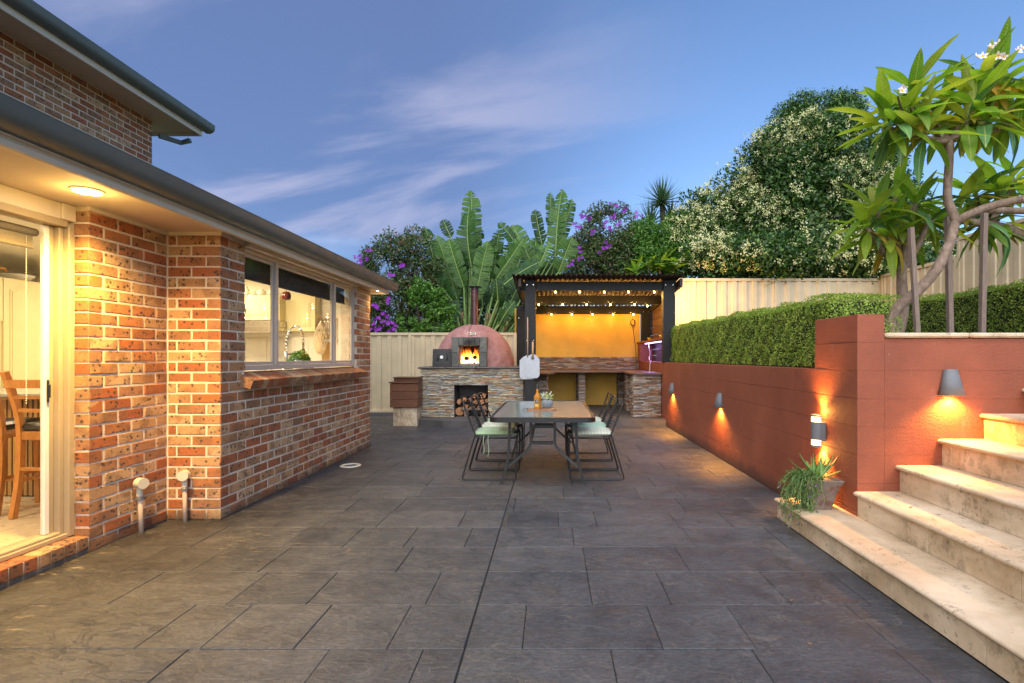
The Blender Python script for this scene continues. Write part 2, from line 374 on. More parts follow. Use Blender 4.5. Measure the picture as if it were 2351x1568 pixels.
M['white'] = simple('white_paint', (.78, .76, .72), .5, var=.03)
M['plaster'] = simple('warm_plaster', (.76, .72, .64), .8, var=.03)
M['cabinet'] = simple('cream_cabinet', (.66, .58, .34), .42, var=.03)
M['tilefloor'] = simple('kitchen_floor_tile', (.58, .47, .33), .3, var=.12, nscale=2.5)
M['steel'] = simple('brushed_steel', (.55, .54, .52), .25, 1, var=.08, nscale=20)
M['chrome'] = simple('chrome', (.75, .75, .75), .1, 1, var=.03)
M['black'] = simple('black_plastic', (.02, .02, .021), .35, var=.2)
M['blackmetal'] = simple('black_powdercoat', (.012, .012, .013), .42, var=.25, nscale=15, bump=.15, bscale=200)
M['leather'] = simple('dark_leather', (.03, .024, .02), .4, var=.2, nscale=10, bump=.2)
M['blind'] = simple('charcoal_blind', (.045, .045, .052), .8, var=.06)
M['yellow'] = simple('yellow_render', (.74, .42, .055), .6, var=.16, nscale=1.6, bump=.5, bscale=24)
M['bartop'] = simple('brown_bar_top', (.14, .075, .05), .33, var=.25, nscale=5, bump=.08)
M['plinth'] = simple('dark_concrete', (.085, .08, .08), .6, var=.3, nscale=4, bump=.5, bscale=30)
M['lampgrey'] = simple('grey_lamp_metal', (.15, .165, .18), .5, var=.12, nscale=12)
M['galv'] = simple('peel_aluminium', (.44, .46, .49), .5, .6, var=.04, nscale=14)
M['pvc'] = simple('cream_pvc', (.62, .55, .42), .4, var=.05)
M['pipe'] = simple('stained_pipe', (.55, .40, .29), .6, var=.15, nscale=12)
M['soil'] = simple('garden_soil', (.05, .035, .025), .95, var=.3, nscale=20, bump=.8)
M['ground'] = simple('lawn_ground', (.05, .075, .025), .95, var=.3, nscale=2, bump=.5)
M['rust'] = None
def mk_rust():
    t = NT('rusted_roof_sheet'); n = t.noise(5, 6, .6, t.vec((1, .4, 1)))
    t.set('Base Color', t.ramp(n, [(.3, (.022, .014, .011)), (.6, (.05, .028, .02)), (.8, (.085, .045, .032))])); t.set('Roughness', .5); t.set('Metallic', .35); return t.m
M['rust'] = mk_rust()
def mk_flue():
    t = NT('heat_stained_flue'); n = t.noise(9, 6, .65, t.vec((1.5, 1.5, 2)))
    t.set('Base Color', t.ramp(n, [(.3, (.05, .028, .03)), (.55, (.12, .055, .055)), (.8, (.22, .11, .08))])); t.set('Roughness', .38); t.set('Metallic', .6); return t.m
M['flue'] = mk_flue()
def mk_dome():
    t = NT('pink_render'); n = t.noise(4, 7, .62, None, .8); n2 = t.noise(2.0, 3)
    base = t.ramp(n, [(.28, (.24, .098, .085)), (.5, (.33, .15, .132)), (.74, (.45, .24, .215))])
    base = t.mix(t.rng(n2, .55, .75, 0, .35), base, (.24, .085, .07))
    v = t.rng(t.math('ABSOLUTE', t.math('SUBTRACT', t.noise(2.6, 5, .6), .5)), .01, 0); base = t.mix(t.math('MULTIPLY', v, .35), base, (.62, .36, .32))
    t.set('Base Color', base); t.set('Roughness', .7); t.bump(t.noise(9, 7, .65), .45, .02); return t.m
M['dome'] = mk_dome()
M['slate'] = None
def mk_slate():
    t = NT('oven_slate'); r = t.rnd(); n = t.noise(7, 7, .7, None, 1)
    base = t.mix(1, t.ramp(n, [(.3, (.07, .075, .068)), (.6, (.15, .155, .14)), (.8, (.25, .25, .22))]), t.ramp(r, [(0, (.7,.7,.7)), (1, (1.35,1.25,1.15))]), 'MULTIPLY')
    vm = t.n('ShaderNodeVectorMath', operation='DISTANCE'); t.l(t.pos(), vm.inputs[0]); vm.inputs[1].default_value = (-1.645, 10.49, 1.131+.46)
    base = t.mix(t.math('MULTIPLY', t.rng(t.math('ADD', vm.outputs['Value'], t.math('MULTIPLY', n, .12)), .30, .08), .9), base, (.012, .010, .009))
    t.set('Base Color', base); t.set('Roughness', .75); t.bump(n, .7, .02); return t.m
M['slate'] = mk_slate()
def mk_arch_glass(name, tint=(1,1,1), fac=None):
    t = NT(name); t.t.nodes.remove(t.b)
    tr = t.n('ShaderNodeBsdfTransparent'); tr.inputs[0].default_value = (*tint, 1); gl = t.n('ShaderNodeBsdfGlossy'); gl.inputs['Roughness'].default_value = .0
    fr = t.n('ShaderNodeFresnel'); fr.inputs[0].default_value = 1.5; mx = t.n('ShaderNodeMixShader')
    bf = t.n('ShaderNodeNewGeometry').outputs['Backfacing']; t.l(t.math('MULTIPLY', fr.outputs[0], t.math('SUBTRACT', 1.0, bf)), mx.inputs[0]); t.l(tr.outputs[0], mx.inputs[1]); t.l(gl.outputs[0], mx.inputs[2]); t.l(mx.outputs[0], t.o.inputs[0]); return t.m
M['glass'] = mk_arch_glass('window_glass', (.97, .98, .96)); M['drink_glass'] = mk_arch_glass('drinking_glass', (.93, .95, .95))
def mk_tableglass():
    t = NT('textured_table_glass'); n = t.noise(7, 6, .6)
    t.set('Base Color', t.ramp(n, [(.3, (.11, .16, .155)), (.7, (.17, .225, .215))])); t.set('Roughness', .17); t.b.inputs['Specular IOR Level'].default_value = .3
    t.b.inputs['Coat Weight'].default_value = .0; t.b.inputs['Coat Roughness'].default_value = .06
    return t.m
M['tableglass'] = mk_tableglass()
def mk_liquor():
    t = NT('amber_liqueur'); t.set('Base Color', (.85, .33, .02)); t.set('Roughness', .05); t.b.inputs['Transmission Weight'].default_value = .55; t.b.inputs['IOR'].default_value = 1.36; return t.m
M['liquor'] = mk_liquor()
def mk_cush(name, c1, c2, stripes):
    t = NT(name); n = t.noise(9, 4)
    base = t.ramp(n, [(.3, c1), (.7, c2)])
    if stripes:
        tcn = t.n('ShaderNodeTexCoord'); wv = t.n('ShaderNodeTexWave', wave_type='BANDS', bands_direction='X'); wv.inputs['Scale'].default_value = 9; t.l(tcn.outputs['Object'], wv.inputs[0])
        base = t.mix(t.rng(wv.outputs['Fac'], .86, .98, 0, .5), base, (.18, .20, .14))
    t.set('Base Color', base); t.set('Roughness', .9); t.b.inputs['Sheen Weight'].default_value = .2; t.bump(t.noise(300, 2), .2, .002); return t.m
M['cush_green'] = mk_cush('sage_cushion', (.24, .36, .22), (.33, .46, .30), False)
M['cush_aqua'] = mk_cush('seafoam_cushion', (.28, .44, .34), (.38, .54, .43), False)
M['cush_pale'] = mk_cush('pale_striped_cushion', (.50, .54, .42), (.62, .65, .53), True)
def mk_leaf(name, stops, island=False, rough=.42, tr=.28, trc=None, spec=.4, nv=True, vein=False):
    t = NT(name); r = t.rnd(island); base = t.ramp(r, stops)
    if nv: base = t.mix(1, base, t.ramp(t.noise(6, 3), [(.3, (.75,.78,.75)), (.7, (1.2,1.18,1.15))]), 'MULTIPLY')
    if vein == 'attr':
        an = t.n('ShaderNodeAttribute'); an.attribute_name = 'vein'; sv = t.math('SINE', t.math('MULTIPLY', an.outputs['Fac'], 190.0)); sv2 = t.noise(1, 2, .5); 
        wn_ = t.n('ShaderNodeTexNoise', noise_dimensions='1D'); t.l(an.outputs['Fac'], wn_.inputs['W']); wn_.inputs['Scale'].default_value = 26; wn_.inputs['Detail'].default_value = 4
        base = t.mix(1, base, t.ramp(wn_.outputs['Fac'], [(.3, (.62,.66,.6)), (.7, (1.45,1.4,1.3))]), 'MULTIPLY'); t.bump(sv, .5, .012)
    elif vein:
        sx = t.n('ShaderNodeSeparateXYZ'); t.l(t.n('ShaderNodeTexCoord').outputs['Object'], sx.inputs[0]); ay = t.math('ABSOLUTE', sx.outputs[1])
        sv = t.math('SINE', t.math('MULTIPLY', t.math('SUBTRACT', sx.outputs[0], t.math('MULTIPLY', ay, .5)), 150.0))
        base = t.mix(t.rng(sv, .3, 1, 0, .22), base, t.mix(1, base, (1.7, 1.6, 1.5), 'MULTIPLY')); base = t.mix(t.rng(ay, .012, .004, 0, .75), base, (.36, .42, .14))
        t.bump(sv, .25, .004)
    t.set('Base Color', base); t.set('Roughness', rough); t.b.inputs['Specular IOR Level'].default_value = spec
    t.translucent(trc or t.mix(1, base, (1.5, 1.5, .7), 'MULTIPLY'), tr); return t.m
M['frang'] = mk_leaf('frangipani_leaf', [(0, (.14, .28, .035)), (.35, (.22, .38, .035)), (.6, (.30, .41, .04)), (.8, (.37, .39, .05)), (1, (.18, .33, .07))], tr=.48, vein=True)
M['frang_y'] = mk_leaf('frangipani_yellowing_leaf', [(0, (.30, .28, .03)), (.5, (.40, .29, .03)), (1, (.44, .24, .03))], tr=.4, vein=True)
M['frang_d'] = mk_leaf('frangipani_shiny_leaf', [(0, (.08, .21, .07)), (1, (.14, .29, .11))], rough=.35, tr=.15, vein=True)
M['strel'] = mk_leaf('bird_of_paradise_leaf', [(0, (.020, .070, .018)), (.4, (.036, .105, .022)), (.75, (.060, .15, .034)), (1, (.10, .20, .045))], rough=.36, tr=.22, vein='attr')
M['strel_stem'] = simple('leaf_stem', (.16, .25, .07), .5, var=.25)
M['strel_rib'] = simple('leaf_midrib', (.24, .33, .10), .45, var=.1)
M['hedge'] = mk_leaf('box_hedge_leaf', [(0, (.13, .22, .025)), (.5, (.25, .37, .04)), (.85, (.37, .48, .07)), (1, (.54, .60, .18))], True, tr=.3, nv=False)
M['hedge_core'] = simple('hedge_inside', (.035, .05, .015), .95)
M['tree1'] = mk_leaf('white_flower_tree_leaf', [(0, (.014, .042, .010)), (.5, (.034, .090, .016)), (.85, (.07, .15, .026)), (1, (.14, .24, .04))], True, rough=.4, tr=.15, nv=False)
M['tree1_fl'] = mk_leaf('pale_yellow_blossom', [(0, (.44, .48, .16)), (.5, (.62, .62, .30)), (1, (.74, .72, .48))], True, rough=.7, tr=.2, nv=False)
M['tib'] = mk_leaf('tibouchina_leaf', [(0, (.03, .065, .018)), (.5, (.06, .115, .028)), (.82, (.10, .16, .045)), (.9, (.15, .07, .05)), (1, (.20, .10, .07))], True, tr=.2, nv=False)
M['tib_fl'] = mk_leaf('purple_petal', [(0, (.22, .018, .40)), (1, (.36, .04, .56))], rough=.6, tr=.25, nv=False)
M['citrus'] = mk_leaf('bright_shrub_leaf', [(0, (.04, .12, .018)), (.5, (.08, .20, .025)), (1, (.14, .29, .04))], True, tr=.25, nv=False)
M['yucca'] = mk_leaf('yucca_leaf', [(0, (.035, .09, .03)), (1, (.09, .17, .06))], rough=.4, tr=.15, nv=False)
M['trail'] = mk_leaf('trailing_plant_leaf', [(0, (.06, .13, .04)), (.5, (.11, .20, .065)), (1, (.20, .28, .09))], True, tr=.2, nv=False)
M['aloe'] = None
def mk_aloe():
    t = NT('aloe_leaf'); n = t.voro(60); base = t.mix(t.rng(n, .22, .12, 0, .5), t.ramp(t.noise(5, 3), [(.3, (.08, .19, .04)), (.7, (.18, .30, .07))]), (.40, .48, .28))
    t.set('Base Color', base); t.set('Roughness', .4); return t.m
M['aloe'] = mk_aloe()
M['petal_white'] = simple('frangipani_petal', (.82, .70, .66), .6, var=.08); M['petal_yellow'] = simple('petal_throat', (.85, .42, .02), .6)
WARM = (1, .60, .15); AMBER = (1, .40, .065)

# ---------------------------------------------------------------- ground and patio
g = MB().box(-300, 300, -60, 900, -.6, -.03).build('ground', M['ground']); tag(g, 'ground spreading out beyond the yard', 'ground', kind='structure')
patio = MB().box(-7.0, 2.6, -2, 12.02, -.25, -.012).build('patio', M['joint']); tag(patio, 'dark stamped concrete patio', 'patio', kind='structure')
def slab_mesh(lx, ly):
    c = .0028
    v = [(0,0,-.03),(lx,0,-.03),(lx,ly,-.03),(0,ly,-.03),(0,0,-c),(lx,0,-c),(lx,ly,-c),(0,ly,-c),(c,c,0),(lx-c,c,0),(lx-c,ly-c,0),(c,ly-c,0)]
    f = [(0,1,5,4),(1,2,6,5),(2,3,7,6),(3,0,4,7),(4,5,9,8),(5,6,10,9),(6,7,11,10),(7,4,8,11),(8,9,10,11)]
    return MB().add(v, f).mesh('paving_slab', M['slab'])
rows = [.25+.425*i for i in range(0, 27)]
slabc = {}; rs = random.Random(3)
def lay_row(y0, y1, x0, x1, seed):
    r_ = random.Random(seed); x = x0 - r_.uniform(0, .4)
    while x < x1-.02:
        L = r_.choice([.30, .425, .425, .64, .64, .85]); a, b = max(x, x0), min(x+L, x1); x += L
        if b-a < .05: continue
        if x1-x < .12: b = x1; x = x1+1
        gp = .0016; lx, ly = round(b-a-2*gp, 3), round(y1-y0-2*gp, 3)
        if (lx, ly) not in slabc: slabc[(lx, ly)] = slab_mesh(lx, ly)
        inst(slabc[(lx, ly)], 'paving_slab', (a+gp, y0+gp, rs.uniform(-.0015, .0015)), 0, patio)
JX = -.395
for i, y in enumerate(rows):
    y1 = y+.425
    if y1 < 1.2: continue
    xl = -3.3 if y < 3.9 else (-3.1 if y < 4.1 else (-2.69 if y < 7.6 else -4.6))
    if y > 11.5: continue
    lay_row(y, y1, xl, JX, 10+i)
    xr = 1.86 if y < 4.0 else 2.21
    lay_row(y, y1, JX+.006, xr, 60+i)

# ---------------------------------------------------------------- brick house
house = thing('brick_house', 'two storey house of speckled red and tan brick with grey gutters', 'house', (-4, 5, 0))
XW1, XW2, YR, YE = -3.13, -2.696, 4.263, 7.797
SOF = 2.345; PITCH, CH = .24, .086
wall_body = MB()
def wb(*a): wall_body.box(*a)
rc = .0035
wb(-3.40, XW1-rc, 3.54+rc, YR+.02, -.1, SOF)                 # by the door
wb(-3.40, XW2-rc, YR+rc, 4.60, -.1, SOF)                     # return and pier
wb(XW2-.22, XW2-rc, 4.60, 7.245, -.1, 1.05)
wb(XW2-.22, XW2-rc, 7.245, YE-rc, -.1, SOF)
wb(-6.6, XW2-.22, YE-.2, YE-rc, -.1, SOF)
low_wall = wall_body.build('brick_wall', M['mortar'], house)
XU, YU = -6.28, 8.23
up_wall = MB().box(-8.5, XU-rc, 2.5, YU-rc, 2.6, 5.06).build('brick_wall', M['mortar'], house)
B = []   # (parent, origin, rz, u, z, len, h, distance)
def bricks(parent, origin, rz, length, z0, z1, opens=(), offs=0., near=None):
    i = 0; z = z0
    while z < z1-.02:
        h = min(.073, z1-z-.002); off = offs + (.12 if i % 2 else 0); u = -PITCH + (off % PITCH) - PITCH
        while u < length:
            a, b = max(u+.0068, .0), min(u+PITCH-.0068, length)
            segs = [(a, b)]
            for (o0, o1, p0, p1) in opens:
                if z+.04 > p0 and z+.04 < p1:
                    ns = []
                    for (s0, s1) in segs:
                        if s1 <= o0 or s0 >= o1: ns.append((s0, s1))
                        else:
                            if s0 < o0: ns.append((s0, o0))
                            if s1 > o1: ns.append((o1, s1))
                    segs = ns
            for (s0, s1) in segs:
                if s1-s0 > .025:
                    mid = Vector(origin)+Matrix.Rotation(rz, 3, 'Z') @ Vector(((s0+s1)/2, 0, z))
                    B.append((parent, origin, rz, s0, z, s1-s0, h, mid.y))
            u += PITCH
        z += CH; i += 1
H90 = math.pi/2
bricks(low_wall, (XW1-.098, 3.54, 0), 0, .098, .005, SOF, offs=.11)          # end by the door
bricks(low_wall, (XW1, 3.54, 0), H90, YR-3.54-.004, .005, SOF)
bricks(low_wall, (XW1+.006, YR, 0), 0, XW2-XW1-.006, .005, SOF, offs=.07)
bricks(low_wall, (XW2, YR, 0), H90, YE-YR, .005, SOF, [(4.608-YR, 7.237-YR, 1.05, 3), (4.56-YR, 7.33-YR, 1.05, 1.22)], offs=.115)
bricks(up_wall, (XU, 5.0, 0), H90, YU-5.0, 3.85, 5.05, offs=.04)
bm_cache = {}
def brick_mesh(L, h, m, d=.1, c=.004):
    k = (round(L, 3), round(h, 3), m.name)
    if k not in bm_cache:
        r_ = random.Random(hash(k) % 999); j = lambda: r_.uniform(-.0015, .0015)
        v = [(0,d,0),(L,d,0),(L,d,h),(0,d,h),(0,c,0),(L,c,0),(L,c,h),(0,c,h),(c+j(),j()*.5,c+j()),(L-c+j(),j()*.5,c+j()),(L-c+j(),j()*.5,h-c+j()),(c+j(),j()*.5,h-c+j())]
        f = [(0,4,5,1),(1,5,6,2),(2,6,7,3),(3,7,4,0),(4,8,9,5),(5,9,10,6),(6,10,11,7),(7,11,8,4),(8,11,10,9)]
        f = [q[::-1] for q in f]
        bm_cache[k] = (v, f, MB().add(v, f).mesh('brick', m))
    return bm_cache[k]
B.sort(key=lambda b: -(b[5]*b[6]*(.6 if b[2] else 1)/b[7]**2))
far = MB()
for i, (pa, org, rz, u, z, L, h, d) in enumerate(B):
    rot = Matrix.Rotation(rz, 4, 'Z'); j = random.uniform(-.0025, .0025)
    loc = Vector(org)+rot.to_3x3() @ Vector((u, j, z))
    v, f, me = brick_mesh(L, h, M['brick'])
    if i < 296: inst(me, 'brick', loc, rz, pa)
    else: far.add([tuple(loc+rot.to_3x3() @ Vector(q)) for q in v], f)
fo = far.build('brickwork', M['brick_s'], house); fo['kind'] = 'stuff'
# brick sill under the window: sloping bricks on edge
for k in range(33):
    y0 = 4.545+k*.0856
    poly = [(XW2-.06, 1.195), (XW2+.105, 1.128), (XW2+.112, 1.122), (XW2+.082, 1.047), (XW2-.06, 1.085)]
    dj = random.uniform(-.003, .003)
    MB().prism([(a+dj, b) for a, b in poly], lambda a, b, d: (a, d, b), y0, y0+.0775).build('sill_brick', M['brick'], house)
MB().box(XW2-.07, XW2+.068, 4.548, 7.365, 1.062, 1.13).build('sill_mortar', M['mortar'], house)
# threshold bricks under the sliding door
for k in range(26):
    y0 = 3.535-(k+1)*.0865
    MB().cbox(-3.24, XW1+.012+random.uniform(-.003,.003), y0, y0+.077, .035, .118, .005).build('threshold_brick', M['brick'], house)
MB().box(-3.42, XW1+.004, 1.2, 3.537, -.1, .108).build('threshold_mortar', M['mortar'], house)
# soffit, fascia, gutter, roof
XF = -2.53; YEND = 8.12
MB().box(-3.5, XF-.02, .4, YEND-.02, SOF, SOF+.02).build('soffit', M['soffit'], house)
for q in (2.2, 4.4, 6.2):
    MB().box(-3.3 if q < 4 else -2.72, XF-.021, q, q+.012, SOF-.004, SOF-.0005).build('soffit_strip', M['soffit'], house)
MB().box(XW1-.002, XW1+.022, 3.52, YR, SOF-.03, SOF-.001).box(XW1+.024, XW2+.02, YR-.022, YR-.001, SOF-.03, SOF-.001).build('soffit_moulding', M['cream'], house)
MB().cbox(XF-.02, XF, .4, YEND, 2.298, 2.47, .004).cbox(XF-.02, XF+.012, .4, YEND+.004, 2.30, 2.335, .004).build('fascia', M['cream'], house)
MB().box(-4.2, XF-.021, YEND-.02, YEND+.003, 2.298, 2.47).build('fascia', M['cream'], house)
def gutter(x0, ztop, y0, y1, parent, w_=.13, h=.112):
    prof = [(0, 0), (w_*.45, -.004), (w_*.8, .018), (w_, .05), (w_*1.02, h-.012), (w_*1.07, h), (w_*1.02, h+.004), (w_*.94, h-.006), (w_*.9, .05), (w_*.72, .03), (.012, .012)]
    z0 = ztop-h
    o = MB().prism([(x0+a, z0+b) for a, b in prof], lambda a, b, d: (a, d, b), y0, y1).build('gutter', M['gutter'], parent); autosmooth(o, 40)
gutter(XF+.002, 2.476, .4, YEND+.1, house)
rt = MB()
for k in range(14):
    x1 = -2.50-k*.28; x0 = x1-.30; z1 = 2.455+k*.28*.40; z0 = z1+.30*.40
    rt.add([(x1, .4, z1), (x1, YEND+.05, z1), (x0, YEND+.05, z0), (x0, .4, z0), (x1, .4, z1+.02), (x1, YEND+.05, z1+.02), (x0, YEND+.05, z0+.005), (x0, .4, z0+.005)],
           [(0,1,5,4), (4,5,6,7), (1,2,6,5), (3,2,1,0)])
rt.build('roof', M['rooftile'], house)
# upper storey eave
ub = MB().box(-8.5, -5.82, 2.0, 8.68, 5.05, 5.07); ub.build('soffit', M['soffit'], house)
MB().box(XU+.02, -5.822, 6.35, 6.358, 5.046, 5.0495).build('soffit_strip', M['soffit'], house)
MB().cbox(-5.82, -5.80, 2.0, 8.70, 5.0, 5.15, .004).build('fascia', M['cream'], house)
MB().box(-8.5, -5.822, 8.68, 8.70, 5.0, 5.15).build('fascia', M['cream'], house)
gutter(-5.799, 5.215, 2.0, 8.80, house, .14, .13)
MB().add([(-5.7,2,5.2),(-5.7,8.78,5.2),(-9,8.0,6.4),(-9,2,6.4)], [(0,1,2,3)]).build('roof', M['rooftile'], house)
MB().tube([(-6.26, 8.35, 4.86), (-6.1, 8.62, 4.86), (-5.95, 8.62, 4.90)], .045, 4).build('rainhead', M['gutter'], house)
# conduits
def conduit(name, top, base, face, parent):
    p = MB().tube([Vector(base)+Vector((0,0,-.01)), Vector(base)*.6+Vector(top)*.4, top], .0165, 10).build(name, M['pipe'], parent, True)
    d = Vector(face)
    h = MB().tube([Vector(top)+d*(-.01)+Vector((0,0,.045)), Vector(top)+d*.04+Vector((0,0,.045))], .041, 20).tube([Vector(top)+Vector((0,0,-.05)), Vector(top)+Vector((0,0,.03))], .021, 12).build('inspection_cap', M['pvc'], p); autosmooth(h)
    MB().tube([Vector(top)+Vector((0,0,-.075)), Vector(top)+Vector((0,0,-.06))], .026, 12).build('saddle_clip', M['lampgrey'], p)
conduit('conduit', (XW1+.045, 3.92, .335), (XW1+.05, 3.93, 0), (1, -.35, 0), house)
conduit('conduit', (-2.955, YR-.05, .33), (-2.945, YR-.055, 0), (.25, -1, 0), house)
# soffit downlights
def downlight(x, y, z, r, power, parent, blend=.9, ang=150):
    o = MB().lathe([(r*1.15, -.001), (r*1.15, -.008), (r*.95, -.012), (r*.95, -.004)], (x, y, z), 28).build('downlight', M['white'], parent)
    MB().lathe([(r*.93, -.0135), (r*.93, -.0125)], (x, y, z), 28).build('lens', emit('downlight_lens', (1, .86, .62), 40), o)
    lamp('SPOT', 'downlight_bulb', (x, y, z-.03), power, WARM, o, r*.8, spot_size=R(ang), spot_blend=blend)
    lamp('POINT', 'downlight_glow', (x, y, z-.11), power*.009, WARM, o, r*.9)
downlight(-2.83, 3.19, SOF, .072, 265, house)
downlight(-2.62, 7.95, SOF, .03, 20, house)
# window
GX = XW2-.055
win = MB()
def bar(y0, y1, z0, z1, x0=GX-.03, x1=GX+.03): win.cbox(x0, x1, y0, y1, z0, z1, .003)
WZ0, WZ1, WY0, WY1 = 1.205, 2.30, 4.612, 7.237
bar(WY0, WY0+.03, WZ0, WZ1); bar(WY1-.03, WY1, WZ0, WZ1); bar(WY0+.031, WY1-.031, WZ0, WZ0+.045); bar(WY0+.031, WY1-.031, WZ1-.04, WZ1)
for my in (5.19, 6.58): bar(my-.022, my+.022, WZ0+.046, WZ1-.041, GX-.025, GX+.035)
wo = MB(); winf = win.build('window_frame', M['winframe'], house)
MB().box(GX-.05, XW2+.03, WY0, WY1, WZ1+.001, SOF-.001).build('window_head', M['cream'], house)
for a, b in ((WY0+.03, 5.168), (5.212, 6.558), (6.602, WY1-.03)):
    MB().cbox(GX-.012, GX+.012, a, a+.028, WZ0+.047, WZ1-.042, .002).cbox(GX-.012, GX+.012, b-.028, b, WZ0+.047, WZ1-.042, .002).cbox(GX-.012, GX+.012, a+.029, b-.029, WZ0+.047, WZ0+.078, .002).cbox(GX-.012, GX+.012, a+.029, b-.029, WZ1-.07, WZ1-.042, .002).build('sash', M['winframe'], winf)
    MB().box(GX-.003, GX+.003, a+.027, b-.027, WZ0+.077, WZ1-.069).build('pane', M['glass'], winf)
MB().box(-2.86, -2.853, 4.62, 7.22, 2.07, 2.345).tube([(-2.856, 4.62, 2.065), (-2.856, 7.22, 2.065)], .012, 8).build('roller_blind', M['blind'], house)
# sliding door
door = MB()
DX = -3.293
door.cbox(-3.348, -3.223, 3.495, 3.538, .125, 2.20, .003).cbox(-3.333, -3.258, 3.462, 3.494, .15, 2.19, .003).cbox(-3.343, -3.293, 3.43, 3.461, .15, 2.19, .003)
door.cbox(-3.358, -3.228, 1.0, 3.494, .120, .148, .003).cbox(-3.358, -3.248, 1.0, 3.461, .1485, .165, .003).cbox(-3.348, -3.228, 1.0, 3.494, 2.191, 2.235, .003)
dfr = door.build('door_frame', M['alum'], house)
MB().cbox(-3.320, -3.290, 3.395, 3.428, .168, 2.185, .003).build('door_stile', M['white'], house)
MB().box(-3.309, -3.303, 1.0, 3.395, .168, 2.185).build('door_pane', M['glass'], house)
MB().cbox(-3.289, -3.276, 3.405, 3.418, 1.03, 1.18, .004).cbox(-3.275, -3.266, 3.407, 3.416, 1.06, 1.15, .003).build('door_handle', M['black'], house)
MB().cbox(-3.358, -3.233, .6, 3.537, 2.236, SOF-.001, .004).cbox(-3.238, -3.213, 3.44, 3.538, 2.236, SOF-.002, .004).build('door_head_panel', M['cream'], house)
o = MB().tube([(-3.375, 1.2, 2.14), (-3.375, 3.42, 2.14)], .026, 14).tube([(-3.375, 1.2, 2.04), (-3.375, 3.40, 2.04)], .012, 10).box(-3.378, -3.372, 1.2, 3.40, 2.04, 2.14).build('door_blind', simple('taupe_blind', (.24, .20, .165), .7), house)
ch = MB()
for k in range(70): ch.lathe([(.001, -.004), (.004, 0), (.001, .004)], (-3.368, 3.355, 2.1-.0155*k), 6)
ch.build('blind_chain', M['white'], house)
# room shell
MB().box(-7.4, -3.42, .5, 4.4, .02, .128).box(-7.4, -2.92, 4.401, 7.60, .02, .128).build('room_floor', M['tilefloor'], house)
MB().box(-7.4, XW2-.09, .5, 7.6, 2.50, 2.56).build('ceiling', M['plaster'], house)
MB().box(-7.4, XW2-.09, 7.55, 7.595, .129, 2.499).build('inner_wall', M['plaster'], house)
MB().box(-7.4, -7.3, .5, 7.549, .129, 2.499).build('inner_wall', M['plaster'], house)
MB().box(-7.3, -3.3, .5, .6, .129, 2.499).build('inner_wall', M['plaster'], house)
MB().box(-3.42, -3.401, 3.56, 4.60, .129, 2.499).box(-2.95, -2.917, 4.6, 7.549, .129, 1.19).box(-2.95, -2.917, 7.25, 7.549, 1.191, 2.499).build('inner_wall', M['plaster'], house)
MB().box(-3.36, -3.302, .6, 3.3, 2.24, 2.499).box(-3.40, -2.79, 3.3, 7.549, 2.36, 2.42).build('lintel', M['plaster'], house)

# ---------------------------------------------------------------- kitchen
def cab_door(mb, o, ax, w_, z0, z1, dirn):                     # arched raised-panel door; o: start point, ax: width axis, dirn: outward
    ax = Vector(ax); dn = Vector(dirn); o = Vector(o)
    fn = lambda a, b, d: tuple(o+ax*a+Vector((0,0,b))+dn*d)
    mb.prism([(0,z0),(w_,z0),(w_,z1),(0,z1)], fn, 0, .02)
    for ins, d0, d1 in ((.065, .0205, .026), (.085, .0262, .032)):
        pts = [(ins, z0+ins), (w_-ins, z0+ins), (w_-ins, z1-ins-.05)]
        for k in range(9):
            t = k/8; pts.append((w_-ins-(w_-2*ins)*t, z1-ins-.05+.05*math.sin(math.pi*t)**2))
        mb.prism(pts+[(ins, z1-ins-.05)] if False else pts, fn, d0, d1)
def handle(parent, p, length=.12, out_=(1,0,0)):
    p = Vector(p); o_ = Vector(out_)*.03
    MB().tube([p, p+o_, p+o_+Vector((0,0,length)), p+Vector((0,0,length))], .006, 6).build('handle', M['black'], parent)
# tall cabinets on the far wall (fronts at X=-6)
tall = thing('tall_cabinet', 'tall cream kitchen cabinet with arched doors seen through the sliding door', 'cabinet', (-6.3, 5.9, .13))
MB().box(-6.6, -6.0, 4.9, 7.2, .2, 2.2).build('carcass', M['cabinet'], tall)
for y0, z0, z1 in ((5.29, 1.72, 2.19), (5.71, .95, 2.19), (6.14, 1.72, 2.19), (6.14, .22, .85), (5.71, .22, .94), (6.56, .22, 2.19)):
    d = MB(); cab_door(d, (-6.0, y0, 0), (0,1,0), .41, z0, z1, (1,0,0)); d.build('cabinet_door', M['cabinet'], tall)
handle(tall, (-5.975, 5.75, .98))
mw = thing('microwave', 'black microwave built into the tall cream cabinet', 'microwave', (-6, 6.3, 1.32))
MB().cbox(-6.2, -5.985, 6.16, 6.54, 1.30, 1.66, .006).build('body', M['black'], mw)
MB().box(-5.984, -5.978, 6.2, 6.50, 1.36, 1.62).build('door_window', simple('dark_glass', (.012,.012,.013), .08), mw)
def text(s, size, loc, rot, m, parent, name='lettering', ext=.0006):
    cu = bpy.data.curves.new(name, 'FONT'); cu.body = s; cu.size = size; cu.extrude = ext; cu.align_x = 'CENTER'; cu.align_y = 'CENTER'
    t_ = bpy.data.objects.new('tmp', cu); COL.objects.link(t_)
    me = bpy.data.meshes.new_from_object(t_.evaluated_get(bpy.context.evaluated_depsgraph_get()))
    bpy.data.objects.remove(t_); me.materials.clear(); me.materials.append(m)
    o = bpy.data.objects.new(name, me); COL.objects.link(o)
    me.transform(Matrix.Translation(loc) @ rot); par(o, parent); return o
text('LG', .03, (-5.983, 6.24, 1.33), Matrix.Rotation(H90, 4, 'Z') @ Matrix.Rotation(H90, 4, 'X'), M['white'], mw)
kn = thing('coffee_maker', 'black coffee maker standing below the microwave', 'appliance', (-5.9, 6.3, .95))
